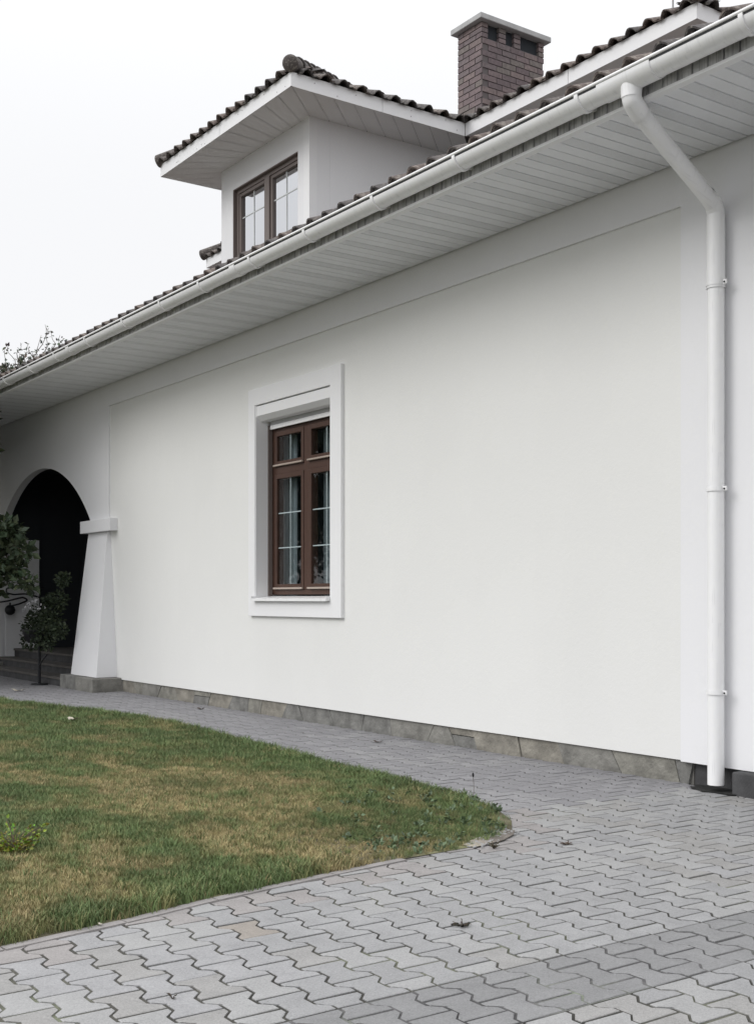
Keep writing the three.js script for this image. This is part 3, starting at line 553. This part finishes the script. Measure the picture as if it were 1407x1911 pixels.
{ // ground floor window
  const win = group('window', house); const X0w = -11.37, X1w = -9.83, Y0 = 1.25, Y1 = 3.39, ZF = -0.175;
  const s = shapeOf([[-11.51, 1.078], [-9.632, 1.078], [-9.632, 3.572], [-11.51, 3.572]]), h = new THREE.Path();
  [[X0w, Y0], [X1w, Y0], [X1w, Y1], [X0w, Y1]].forEach((p, i) => i ? h.lineTo(...p) : h.moveTo(...p)); h.closePath(); s.holes.push(h);
  obj('surround', [uvm(new THREE.ExtrudeGeometry(s, { depth: 0.036, bevelEnabled: true, bevelSize: 0.003, bevelThickness: 0.003, bevelOffset: -0.003, bevelSegments: 1 }).translate(0, 0, -0.0005))], M.trim, win);
  obj('reveal', [bx(X0w + 0.0005, X0w + 0.014, Y0, Y1, -0.3, 0.03), bx(X1w - 0.014, X1w - 0.0005, Y0, Y1, -0.3, 0.03)], M.trim, win);
  // roller shutter box, end bar and side rails
  const box = obj('shutter_box', [alongX([[0.022, 3.378], [0.022, 3.272], [-0.035, 3.222], [-0.165, 3.222], [-0.165, 3.378]], X0w + 0.015, X1w - 0.015)], M.trim, win);
  obj('end_cap', [alongX([[0.026, 3.381], [0.026, 3.266], [-0.033, 3.214], [-0.165, 3.214], [-0.165, 3.381]], X0w + 0.0145, X0w + 0.024)], M.pvc, box);
  obj('end_bar', [rb(X0w + 0.05, X1w - 0.05, 3.132, 3.178, -0.148, -0.128, 0.005)], M.pvc, box);
  obj('shutter_slat', [rb(X0w + 0.05, X1w - 0.05, 3.178, 3.222, -0.143, -0.133, 0.003)], M.pvcDark, box);
  for (const [a, b] of [[X0w + 0.0145, X0w + 0.035], [X1w - 0.035, X1w - 0.0145]]) obj('guide_rail', [bx(a, b, 1.30, 3.184, -0.170, -0.122)], M.woodGrey, win);
  // frame with mullion and transom
  const x0 = X0w + 0.015, x1 = X1w - 0.015, y0 = 1.312, y1 = 3.15, mx = -10.615, F = (a, b, c, d, z0, z1) => rb(a, b, c, d, z0, z1, 0.005);
  obj('window_frame', [F(x0, x0 + 0.075, y0, y1, -0.26, ZF), F(x1 - 0.075, x1, y0, y1, -0.26, ZF), F(x0 + 0.075, x1 - 0.075, y1 - 0.05, y1, -0.26, ZF), F(x0 + 0.075, x1 - 0.075, y0, y0 + 0.055, -0.26, ZF)], M.wood, win);
  obj('mullion', [F(mx - 0.05, mx + 0.05, y0 + 0.055, y1 - 0.05, -0.26, ZF + 0.006)], M.wood, win);
  obj('transom', [F(x0 + 0.075, mx - 0.05, 2.632, 2.715, -0.26, ZF + 0.004), F(mx + 0.05, x1 - 0.075, 2.632, 2.715, -0.26, ZF + 0.004)], M.wood, win);
  for (const [a, b] of [[x0 + 0.075, mx - 0.05], [mx + 0.05, x1 - 0.075]]) for (const [c, d, low] of [[y0 + 0.055, 2.632, 1], [2.715, y1 - 0.05, 0]]) {
    const w = 0.052, zb = -0.25, zf = ZF + 0.014;
    const sash = obj('sash', [F(a, a + w, c, d, zb, zf), F(b - w, b, c, d, zb, zf), F(a + w, b - w, d - w, d, zb, zf), F(a + w, b - w, c, c + w + 0.008, zb, zf)], M.wood, win);
    obj('pane', [face([[a + w - 0.01, c + w, -0.181], [b - w + 0.01, c + w, -0.181], [b - w + 0.01, d - w + 0.01, -0.181], [a + w - 0.01, d - w + 0.01, -0.181]])], M.glass, sash);
    obj('weather_bar', [F(a + 0.004, b - 0.004, c + 0.004, c + 0.024, zf, zf + 0.024)], M.lip, sash);
    const xm = (a + b) / 2;
    obj('glazing_bar', [bx(xm - 0.006, xm + 0.006, c + w, d - w, -0.196, -0.184)], M.muntin, sash);
    if (low) for (const t of [2.205, 1.825]) obj('glazing_bar', [bx(a + w, b - w, t - 0.006, t + 0.006, -0.1955, -0.1845)], M.muntin, sash);
  }
  // sill with turned up ends
  const sill = obj('sill', [alongX([[-0.17, 1.296], [0.085, 1.272], [0.085, 1.243], [0.08, 1.243], [0.078, 1.264], [-0.17, 1.288]], X0w + 0.0145, X1w - 0.0145)], M.pvc, win);
  for (const x of [X0w + 0.002, X1w - 0.013]) obj('sill_end', [hexa([[x, 1.244, 0.087], [x + 0.011, 1.244, 0.087], [x + 0.011, 1.27, -0.17], [x, 1.27, -0.17]], [[x, 1.292, 0.087], [x + 0.011, 1.292, 0.087], [x + 0.011, 1.312, -0.17], [x, 1.312, -0.17]])], M.pvc, sill);
  // curtain: pleated panel behind the left sashes and a narrow one at the right
  const cur = (xa, xb, n, amp) => { const v = []; const P = (i, y) => { const t = i / n; return [xa + (xb - xa) * t, y, -0.36 + amp * Math.sin(t * Math.PI * 9) + 0.3 * amp * Math.sin(t * 41)]; }; for (let i = 0; i < n; i++) v.push(...P(i, 0.9), ...P(i + 1, 0.9), ...P(i + 1, 3.3), ...P(i, 0.9), ...P(i + 1, 3.3), ...P(i, 3.3)); const g = new THREE.BufferGeometry(); g.setAttribute('position', new THREE.Float32BufferAttribute(v, 3)); g.computeVertexNormals(); return uvm(g); };
  obj('curtain', [cur(-11.55, -11.12, 60, 0.02)], M.curtain, win);
  obj('curtain', [cur(-10.55, -10.32, 40, 0.02)], M.curtain, win);
}
{ // porch behind the arch: near black walls stand in for its deep shade
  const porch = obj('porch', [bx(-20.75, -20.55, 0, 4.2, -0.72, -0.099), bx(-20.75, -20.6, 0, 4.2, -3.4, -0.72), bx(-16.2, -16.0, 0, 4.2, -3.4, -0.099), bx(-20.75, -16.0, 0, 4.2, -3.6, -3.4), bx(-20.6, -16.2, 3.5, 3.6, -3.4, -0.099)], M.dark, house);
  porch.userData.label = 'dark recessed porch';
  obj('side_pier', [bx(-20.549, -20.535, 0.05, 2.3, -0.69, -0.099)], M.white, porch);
  const door = obj('door', [rb(-19.2, -18.0, 0.42, 2.5, -3.42, -3.36, 0.008)], M.wood, porch); void door;
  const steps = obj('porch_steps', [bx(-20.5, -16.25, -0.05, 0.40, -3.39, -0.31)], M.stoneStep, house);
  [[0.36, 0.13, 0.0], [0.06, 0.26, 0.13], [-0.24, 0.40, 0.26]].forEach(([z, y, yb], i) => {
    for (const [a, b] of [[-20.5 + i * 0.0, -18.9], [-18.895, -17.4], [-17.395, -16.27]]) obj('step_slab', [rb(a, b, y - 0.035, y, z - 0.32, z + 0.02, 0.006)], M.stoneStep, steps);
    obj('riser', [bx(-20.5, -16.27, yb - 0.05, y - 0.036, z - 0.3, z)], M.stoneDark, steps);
  });
}

// ------------------------------------------------------------------ plants
function leafGeo(list, spread) { // list of {p, s, d}; one bent diamond leaf each
  const v = [], c = [];
  for (const { p, s, d, col } of list) {
    const up = new THREE.Vector3(rr(-1, 1), rr(0.1, 1), rr(-1, 1)).normalize(), dir = d.clone().add(new THREE.Vector3(rr(-1, 1), rr(-0.8, 0.6), rr(-1, 1)).multiplyScalar(spread)).normalize();
    const sd = dir.clone().cross(up).normalize().multiplyScalar(s * 0.32), nrm = sd.clone().cross(dir).normalize();
    const a = p, b = p.clone().addScaledVector(dir, s * 0.45).add(sd).addScaledVector(nrm, s * 0.08), e = p.clone().addScaledVector(dir, s), f = p.clone().addScaledVector(dir, s * 0.45).sub(sd).addScaledVector(nrm, s * 0.08);
    v.push(...a, ...b, ...e, ...a, ...e, ...f);
    for (let i = 0; i < 6; i++) c.push(...col);
  }
  const g = new THREE.BufferGeometry(); g.setAttribute('position', new THREE.Float32BufferAttribute(v, 3)); g.setAttribute('color', new THREE.Float32BufferAttribute(c, 3)); g.computeVertexNormals(); return g;
}
M.leaf = new THREE.MeshPhysicalMaterial({ vertexColors: true, roughness: 0.55, side: THREE.DoubleSide, transmission: 0.25, thickness: 0 });
M.leafDull = new THREE.MeshStandardMaterial({ vertexColors: true, roughness: 0.6, side: THREE.DoubleSide });
function limb(a, b, r0, r1, bend = 0.12) {
  const A = new THREE.Vector3(...a), B = new THREE.Vector3(...b), L = A.distanceTo(B), pts = [];
  for (let i = 0; i <= 4; i++) { const t = i / 4, p = A.clone().lerp(B, t); if (i && i < 4) p.add(new THREE.Vector3(rr(-1, 1), rr(-0.5, 0.8), rr(-1, 1)).multiplyScalar(bend * L * 0.5)); pts.push(p); }
  const g = new THREE.TubeGeometry(new THREE.CatmullRomCurve3(pts), 8, 1, 7); const p = g.attributes.position, curve = g.parameters.path;
  for (let i = 0; i < p.count; i++) { const t = Math.floor(i / 8) / 8, q = curve.getPointAt(t), r = r0 + (r1 - r0) * t; p.setXYZ(i, q.x + (p.getX(i) - q.x) * r, q.y + (p.getY(i) - q.y) * r, q.z + (p.getZ(i) - q.z) * r); }
  g.computeVertexNormals(); return { g: uvm(g), pts };
}
const leafCol = (b = 1) => { const k = rr(0.55, 1.45) * b, y = rnd(); return [0.040 * k + 0.03 * y * k, 0.075 * k + 0.01 * y, 0.036 * k]; };
function tree(name, base, h, crownC, crownR, nBlobs, nLeaves, leafS, label, extra = [], skip = null, bright = 1) {
  const t = group(name, scene, base), wood = [], leaves = [];
  const B = new THREE.Vector3(0, 0, 0), top = new THREE.Vector3(...crownC);
  const tr = limb([0, -0.1, 0], [top.x * 0.7, h * 0.55, top.z * 0.7], h * 0.03, h * 0.016, 0.06); wood.push(tr.g);
  const blobs = [];
  for (let i = 0; i < nBlobs; i++) { const a = rr(0, 6.283), e = Math.acos(rr(-0.8, 1)), q = Math.cbrt(rr(0.2, 1)); blobs.push([top.x + crownR[0] * q * Math.sin(e) * Math.cos(a), top.y + crownR[1] * q * Math.cos(e), top.z + crownR[2] * q * Math.sin(e) * Math.sin(a), rr(0.3, 0.6) * crownR[0] * 0.62]); }
  for (const e of extra) blobs.push(e);
  for (const [x, y, z, r, dens = 1] of blobs) {
    const st = tr.pts[2 + Math.floor(rnd() * 3)]; const l = limb(st.toArray(), [x, y, z], h * 0.008, 0.006); wood.push(l.g);
    const k = Math.round(nLeaves / blobs.length * dens);
    for (let i = 0; i < k; i++) { const d = new THREE.Vector3(rr(-1, 1), rr(-1, 1), rr(-1, 1)); if (d.length() > 1) { i--; continue; } d.normalize().multiplyScalar(Math.pow(rnd(), 0.55)); const p = new THREE.Vector3(x + d.x * r, y + d.y * r * 0.8, z + d.z * r); if (skip && skip(p.clone().add(t.position))) continue; leaves.push({ p, s: leafS * rr(0.6, 1.3), d: d.lengthSq() > 0 ? d : B, col: leafCol(bright) }); }
  }
  obj('trunk', wood, M.bark, t);
  const cr = new THREE.Mesh(leafGeo(leaves, 0.8), M.leafDull); cr.name = numbered('crown'); cr.castShadow = cr.receiveShadow = true; t.add(cr);
  tag(t, label, 'tree'); return t;
}
// the garden tree left of the frame: sprays hang in front of the porch, unseen crown enlarged to shade it
tree('garden_tree', [-20.6, 0, 3.2], 7.8, [0.3, 4.4, 0.8], [3.5, 3.2, 3.4], 120, 62000, 0.12, 'leafy garden tree whose dark sprays hang before the left of the arch',
  [[3.55, 2.15, -1.95, 0.36, 0.9], [4.1, 2.2, -2.02, 0.26, 0.5], [3.5, 1.75, -2.0, 0.36, 0.7], [4.0, 1.7, -2.05, 0.28, 0.45], [3.35, 1.4, -2.0, 0.25, 0.4], [4.3, 1.95, -2.2, 0.16, 0.2], [4.35, 1.5, -2.25, 0.16, 0.15], [3.0, 2.0, -1.5, 0.6, 1], [2.6, 1.6, -1.1, 0.8, 1], [2.2, 3.1, -0.8, 0.9, 1.5]],
  (p) => { const v = view(p.x, p.y, p.z); return v && v.px > -6 && (v.py < 925 + 0.35 * Math.max(0, v.px) || v.py > 1112 || v.px > 96); }, 0.7);  // drops crown leaves that would enter the frame beyond the sprays
{
  const t = group('roadside_tree', scene, [-36.5, 0, -6]); tag(t, 'twiggy tree top showing above the left end of the roof', 'tree');
  const wood = [limb([0, -0.1, 0], [0.3, 5.2, 0], 0.24, 0.13, 0.05).g], lv = [];
  const twig = (x, y, z, h, lean, n, s, dk) => {
    wood.push(limb([0.2 + rr(-0.1, 0.1), 5, 0], [x, y, z], 0.05, 0.018).g);
    const w = limb([x, y, z], [x + lean, y + h, z + rr(-0.2, 0.2)], 0.016, 0.005, 0.25); wood.push(w.g);
    for (let i = 0; i < n; i++) { const q = w.pts[1 + Math.floor(rnd() * 4)], r = w.pts[Math.min(4, 1 + Math.floor(rnd() * 4))], p = q.clone().lerp(r, rnd()).add(new THREE.Vector3(rr(-0.05, 0.05), rr(-0.04, 0.04), rr(-0.05, 0.05))); lv.push({ p, s: s * rr(0.6, 1.3), d: new THREE.Vector3(rr(-1, 1), rr(-0.2, 1), rr(-1, 1)), col: [0.07, 0.078, 0.055].map((c) => c * dk * rr(0.6, 1.3)) }); }
  };
  for (let i = 0; i < 46; i++) { const x = rr(-3.0, 3.3), top = 9.28 - 0.035 * (x - 1) * (x - 1) + 0.03 * x; twig(x, top - rr(0.9, 1.3), rr(-0.8, 0.8), rr(0.55, 1.25), rr(-0.35, 0.35), 12, 0.12, 1); }
  for (let i = 0; i < 40; i++) twig(rr(-5.2, -3.4), rr(7.6, 8.9), rr(-0.6, 0.6), rr(0.6, 1.0), rr(-0.2, 0.2), 40, 0.12, 0.75);
  obj('trunk', wood, M.bark, t);
  const cr = new THREE.Mesh(leafGeo(lv, 0.6), M.leafDull); cr.name = 'crown'; cr.castShadow = cr.receiveShadow = true; t.add(cr);
}

{ // flowering bush on an iron stand by the steps
  const bx0 = -17.05, bz = 0.5;
  const st = group('plant_stand', scene, [bx0, 0, bz]); tag(st, 'thin dark iron plant stand with a diagonal brace beside the porch steps', 'plant stand');
  obj('pole', [uvm(cyl([0, -0.03, 0], [0, 0.62, 0], 0.024, 0.022, 12))], M.iron, st);
  obj('brace', [uvm(tube([[0.01, 0.27, 0], [0.18, 0.36, 0.02], [0.42, 0.46, 0.03]], 0.011, 16, 8))], M.iron, st);
  obj('foot', [uvm(cyl([0, 0.0, 0], [0, 0.02, 0], 0.13, 0.12, 20))], M.iron, st);
  const bu = group('flowering_bush', scene, [bx0, 0.62, bz]); tag(bu, 'round dark potted bush with small white flowers in front of the porch', 'potted plant');
  obj('pot', [uvm(new THREE.LatheGeometry([[0, 0], [0.16, 0], [0.2, 0.05], [0.24, 0.17], [0.26, 0.2], [0.23, 0.2], [0.2, 0.16]].map((p) => new THREE.Vector2(...p)), 28))], M.iron, bu);
  const lv = [], fl = [], bl = [[0.02, 0.2, 0, 0.2], [0.28, 0.26, 0.05, 0.22], [-0.22, 0.26, 0.02, 0.17], [0.12, 0.42, 0, 0.17], [0.5, 0.36, 0, 0.17], [-0.1, 0.03, 0.08, 0.16], [0.36, 0.06, 0.06, 0.17], [0.55, 0.62, -0.1, 0.13], [0.3, 0.62, -0.05, 0.1], [0.72, 0.2, -0.05, 0.12], [0.6, 0.92, -0.15, 0.1]];
  for (let i = 0; i < 5200; i++) { const d = new THREE.Vector3(rr(-1, 1), rr(-1, 1), rr(-1, 1)); if (d.length() > 1) continue; d.normalize().multiplyScalar(Math.pow(rnd(), 0.4)); { const q = bl[i % bl.length]; lv.push({ p: new THREE.Vector3(q[0] + d.x * q[3] * 1.2, q[1] + d.y * q[3], q[2] + d.z * q[3]), s: rr(0.03, 0.07), d, col: leafCol(0.42) }); } }
  for (let i = 0; i < 34; i++) { const a = rr(0, 6.28), e = rr(0.1, 1.1); const d = new THREE.Vector3(Math.cos(a) * Math.sin(e), Math.cos(e), Math.abs(Math.sin(a)) * Math.sin(e) + 0.2).normalize(); for (let q = 0; q < 5; q++) fl.push({ p: new THREE.Vector3(0.2 + d.x * 0.42, 0.32 + d.y * 0.33, d.z * 0.33), s: rr(0.022, 0.034), d: new THREE.Vector3(rr(-1, 1), rr(-1, 1), 1), col: [0.75, 0.75, 0.78] }); }
  const cr = new THREE.Mesh(leafGeo(lv, 0.9), M.leafDull); cr.name = numbered('foliage'); cr.castShadow = cr.receiveShadow = true; bu.add(cr);
  const ff = new THREE.Mesh(leafGeo(fl, 0.4), M.leafDull); ff.name = numbered('flowers'); ff.castShadow = ff.receiveShadow = true; bu.add(ff);
}
{ // scrolled iron bracket with a round lantern body on the porch side
  const x = -20.40, g = group('iron_wall_bracket', scene, [x, 1.2, -0.4]); tag(g, 'black wrought iron scroll bracket with round pendant left inside the porch', 'wall bracket');
  obj('scroll', [uvm(tube([[0, 0.26, -0.33], [0, 0.27, 0.1], [0, 0.25, 0.32], [0, 0.17, 0.33], [0, 0.14, 0.2], [0, 0.15, 0.0], [0, 0.08, -0.3]], 0.014, 50, 8)), uvm(tube([[0, 0.0, 0.5], [0, 0.03, 0.3], [0, 0.09, 0.05], [0, 0.04, -0.04], [0, -0.02, 0.1], [0, -0.06, 0.26]], 0.014, 40, 8))], M.iron, g);
  obj('pendant', [uvm(new THREE.SphereGeometry(0.09, 18, 12).translate(0, -0.13, 0.27)), uvm(cyl([0, -0.06, 0.27], [0, 0.0, 0.27], 0.014))], M.iron, g);
}

// ------------------------------------------------------------------ grass
{
  const blade = (n, hh, sp) => { const v = []; for (let i = 0; i < n; i++) { const a = rr(0, 6.283), r = sp * Math.sqrt(rnd()), x = r * Math.cos(a), z = r * Math.sin(a), h = hh * rr(0.55, 1.2), b = rr(0, 6.283), w = rr(0.0009, 0.0020), l = h * rr(0.15, 0.8), c = rr(0, 6.283); const dx = Math.cos(b) * w, dz = Math.sin(b) * w, mx = x + Math.cos(c) * l * 0.35, mz = z + Math.sin(c) * l * 0.35, ex = x + Math.cos(c) * l, ez = z + Math.sin(c) * l; v.push(x - dx, 0, z - dz, x + dx, 0, z + dz, mx + dx * 0.8, h * 0.65, mz + dz * 0.8, x - dx, 0, z - dz, mx + dx * 0.8, h * 0.65, mz + dz * 0.8, mx - dx * 0.8, h * 0.65, mz - dz * 0.8, mx - dx * 0.8, h * 0.65, mz - dz * 0.8, mx + dx * 0.8, h * 0.65, mz + dz * 0.8, ex, h, ez); } const g = new THREE.BufferGeometry(); g.setAttribute('position', new THREE.Float32BufferAttribute(v, 3)); g.computeVertexNormals(); return g; };
  const mg = new THREE.MeshStandardMaterial({ color: 0xffffff, roughness: 0.75, side: THREE.DoubleSide });
  const sets = [blade(13, 0.036, 0.024), blade(13, 0.043, 0.028), blade(12, 0.030, 0.026)], inst = [[], [], []];
  const N = 290000; let tries = 0;
  const dry = (x, z) => fbm(x * 0.95 + 3.1, z * 1.9 + 7.7, 0, 3, 401) * 0.48 + fbm(x * 4.1, z * 6.2, 0, 3, 411) * 0.34 + fbm(x * 17, z * 21, 0, 2, 413) * 0.18;
  while (tries++ < N) {
    const x = rr(-16.5, -4.2), z = rr(1.2, 6.6);
    if (!inPoly(x, z)) continue; const v = inFrame(x, 0.02, z, 330); if (!v) continue;
    const keep = (0.5 + 0.8 * fbm(x * 5, z * 5, 0, 2, 433)) * Math.min(1, Math.pow(7.5 / v.f, 1.1)); if (rnd() > keep) continue;
    const e = edgeDist(x, z); if (e < 0.010 + 0.07 * Math.max(0, fbm(x * 9, z * 9, 0, 2, 431) - 0.42)) continue;
    let d = dry(x, z); const edge = Math.max(0, 1 - e / 0.35) * 0.10; d -= edge; d -= 0.05 * Math.max(0, (-x - 9) / 6);
    const tip = z < 3.2 ? Math.min(1, Math.max(0, (x + 6.3) / 1.3)) : 0; if (tip > 0 && rnd() < tip * 0.35 * (e < 0.2 ? 1.6 : 0.5)) continue;
    let t = Math.min(1, Math.max(0, (d - 0.45) / 0.16 + 0.2 * tip));
    if (rnd() < 0.3) t = rnd() * 0.9;
    if (e < 0.1 && z < 2.6 && x > -5.6 && rnd() < 0.5) continue;
    const lush = 0.82 + 0.5 * (fbm(x * 2.2, z * 2.2, 0, 3, 421)) * (1 - t * 0.4);
    const k = 1.14 * rr(0.65, 1.3) * lush, gr = [0.100, 0.145, 0.052], dr = [0.385, 0.315, 0.165];
    const ol = [0.185, 0.180, 0.075], col = gr.map((q, i) => (t < 0.5 ? q * (1 - 2 * t) + ol[i] * 2 * t : ol[i] * (2 - 2 * t) + dr[i] * (2 * t - 1)) * k);
    const s = rr(0.75, 1.25) * (e < 0.2 ? 1.25 : 1) * (1 - 0.25 * t) * (v.f > 9 ? 1.25 : 1) * (1 - 0.4 * tip);
    inst[Math.floor(rnd() * 3)].push([x, z, rr(0, 6.283), s, col]);
  }
  const lawn = group('grass'); stuff(lawn, 'short lawn of green grass with straw coloured dry patches');
  inst.forEach((list, i) => {
    const m = new THREE.InstancedMesh(sets[i], mg, list.length), o = new THREE.Object3D(), c = new THREE.Color();
    list.forEach(([x, z, a, s, col], k) => { o.position.set(x, 0.002, z); o.rotation.set(0, a, 0); o.scale.set(s * 1.1, s, s * 1.1); o.updateMatrix(); m.setMatrixAt(k, o.matrix); m.setColorAt(k, c.setRGB(...col)); });
    m.name = numbered('grass_blades'); m.userData.kind = 'stuff'; m.castShadow = m.receiveShadow = true; lawn.add(m);
  });
  // broad leaved weeds in the tip of the lawn
  const lv = [];
  for (let i = 0; i < 330; i++) { const x = rr(-6.4, -4.6), z = rr(1.5, 3.0); if (!inPoly(x, z)) continue; const e = edgeDist(x, z); if (rnd() > Math.exp(-e * 2.2)) continue; const b = rr(0.6, 1.3); for (let q = 0; q < 8; q++) { const a = rr(0, 6.28), d = new THREE.Vector3(Math.cos(a), rr(0.2, 1.2), Math.sin(a)).normalize(); lv.push({ p: new THREE.Vector3(x + d.x * 0.01, rr(0.005, 0.035), z + d.z * 0.01), s: rr(0.018, 0.04), d, col: [0.095 * b, 0.14 * b, 0.07 * b] }); } }
  const m = new THREE.Mesh(leafGeo(lv, 0.3), M.leafDull); m.name = 'clover'; m.castShadow = m.receiveShadow = true; stuff(m, 'small clover leaves in the rounded tip of the lawn'); scene.add(m);
}
function sprig(name, x, z, n, len, col, label, cat, up = 0.7, y = 0) {
  const t = group(name, scene, [x, y, z]), st = [], lv = [];
  for (let i = 0; i < n; i++) {
    const a = rr(0, 6.283), l = len * rr(0.5, 1.1), e = new THREE.Vector3(Math.cos(a) * l, l * up * rr(0.5, 1.3), Math.sin(a) * l);
    st.push(uvm(tube([[0, -0.005, 0], [e.x * 0.4, e.y * 0.7, e.z * 0.4], e.toArray()], 0.0013, 6, 4)));
    for (let q = 0; q < 6; q++) { const f = rr(0.25, 1); lv.push({ p: new THREE.Vector3(e.x * f, e.y * Math.pow(f, 0.7), e.z * f), s: len * (n > 30 ? rr(0.10, 0.2) : rr(0.14, 0.26)), d: new THREE.Vector3(Math.cos(a), 0.5, Math.sin(a)), col: col.map((c) => c * rr(0.6, 1.4)) }); }
  }
  obj('stems', st, M.bark, t);
  const m = new THREE.Mesh(leafGeo(lv, 0.8), M.leafDull); m.name = numbered('leaves'); m.castShadow = m.receiveShadow = true; t.add(m);
  return tag(t, label, cat);
}
sprig('joint_weed', -3.548, 3.45, 24, 0.042, [0.035, 0.036, 0.028], 'small dark weed growing in a paver joint near the dark band', 'weed', 0.35);
sprig('joint_weed', -3.43, 4.72, 9, 0.022, [0.05, 0.05, 0.04], 'tiny dark sprig in a paver joint at the bottom edge', 'weed', 0.9);
sprig('joint_weed', -4.42, 2.05, 22, 0.034, [0.09, 0.045, 0.035], 'reddish low weed on the pavers at the tip of the lawn', 'weed', 0.25);
sprig('joint_weed', -4.56, 2.42, 22, 0.036, [0.085, 0.09, 0.04], 'little olive weed tuft at the lawn corner', 'weed', 0.8);
{
  const g = sprig('yellow_weed', -5.78, 4.47, 80, 0.15, [0.20, 0.25, 0.03], 'bright yellow green weed in the lawn at its left edge', 'weed', 0.8, 0.0); void g;
  const t = group('plantain_stalk', scene, [-5.836, 0, 1.50]); tag(t, 'single thin seed stalk standing up at the lawn edge by the path', 'plant');
  obj('stem', [uvm(tube([[0, 0, 0], [0.004, 0.07, 0], [0, 0.13, 0.003]], 0.0016, 8, 5))], M.bark, t);
  obj('seed_head', [uvm(new THREE.SphereGeometry(0.007, 8, 8).scale(1, 2.2, 1).translate(0, 0.138, 0.003))], M.iron, t);
}
// dropped leaves
M.dryLeaf = mat({ color: rgb(0.075, 0.055, 0.05), roughness: 0.8 }); M.paleLeaf = mat({ color: rgb(0.55, 0.5, 0.42), roughness: 0.8 });
function dropLeaf(x, z, s, a, m, label, y = 0.004) {
  const g = new THREE.PlaneGeometry(s, s * 0.45, 6, 2), p = g.attributes.position;
  for (let i = 0; i < p.count; i++) { const u = p.getX(i) / s * 2; p.setY(i, p.getY(i) * Math.sqrt(Math.max(0.02, 1 - u * u * 0.97))); p.setZ(i, 0.18 * s * (u * u) + 0.1 * s * Math.abs(p.getY(i) / s) * 2 + 0.03 * s * Math.sin(u * 7)); }
  g.rotateX(-Math.PI / 2).rotateY(a); g.computeVertexNormals();
  const o = obj('fallen_leaf', [uvm(g)], m); o.position.set(x, y, z); tag(o, label, 'leaf'); return o;
}
dropLeaf(-8.49, 0.395, 0.10, 0.5, M.dryLeaf, 'dark curled leaf on the path below and right of the ground floor window');
dropLeaf(-12.18, 0.29, 0.11, 0.3, M.dryLeaf, 'dark leaf on the path toward the arch end of the wall');
dropLeaf(-11.43, 2.075, 0.16, 0.2, M.paleLeaf, 'pale dry leaf lying on the far part of the lawn', 0.05);
dropLeaf(-12.6, 1.36, 0.13, 0.4, M.paleLeaf, 'pale leaf at the far lawn edge by the path');
dropLeaf(-16.0, 1.15, 0.2, 0.9, M.paleLeaf, 'pale leaf on the shaded path in front of the porch');
dropLeaf(-4.335, 4.60, 0.026, 0.4, M.paleLeaf, 'small white petal on the lawn edging', 0.012);
dropLeaf(-5.82, 0.14, 0.05, 0.6, M.dryLeaf, 'small dark leaf on the pavers close to the stone plinth');
{ // pebbles and sand at the bare tip of the lawn
  const list = [];
  for (let i = 0; i < 80; i++) { const z = 2.04 + 0.5 * rnd(), x = -4.84 + (z - 2.04) * 0.47 + rr(-0.08, 0.06), s = rr(0.004, 0.013); list.push(uvm(new THREE.IcosahedronGeometry(s, 0).scale(1, 0.6, rr(0.7, 1.2)).rotateY(rr(0, 6)).translate(x, 0.006, z))); }
  stuff(obj('gravel', list, M.pavers[2]), 'pale pebbles at the bare tip of the lawn');
  struct(obj('bare_sand', [flat([[-4.9, 2.08], [-4.82, 2.045], [-4.74, 2.13], [-4.66, 2.27], [-4.612, 2.5], [-4.70, 2.52], [-4.78, 2.36]], 0.0078)], M.sand), 'bare sandy soil at the tip of the lawn');
}
{ // damp mossy gully under the downpipe
  const pts = []; for (let i = 0; i < 36; i++) { const a = i / 36 * 6.283, r = 0.92 + 0.45 * (fbm(i * 0.9, 1.3, 0, 3, 501) - 0.5) * 2; pts.push([-5.06 + Math.cos(a) * 0.235 * r, 0.055 + Math.sin(a) * 0.13 * r]); }
  M.moss = mat({ map: sandTex(511, [0.028, 0.028, 0.026]), roughness: 0.9, bumpMap: stoneBump, bumpScale: 0.01 });
  struct(obj('damp_soil', [uvm(flat(pts, 0.0085))], M.moss), 'dark damp soil around the foot of the downpipe');
}
{ // thin aerial rod behind the upper eave
  const t = group('roof_aerial', scene, [-8.854, 7.5, -3.86]); tag(t, 'thin grey aerial rod standing on the roof near the top right corner', 'aerial');
  obj('rod', [uvm(cyl([0, -0.1, 0], [0, 1.4, 0], 0.012, 0.010, 8))], M.concrete, t);
  obj('bracket', [rb(-0.05, 0.05, -0.06, 0.02, -0.04, 0.04, 0.006)], M.concrete, t);
}

scene.updateMatrixWorld(true);
renderer.render(scene, camera);
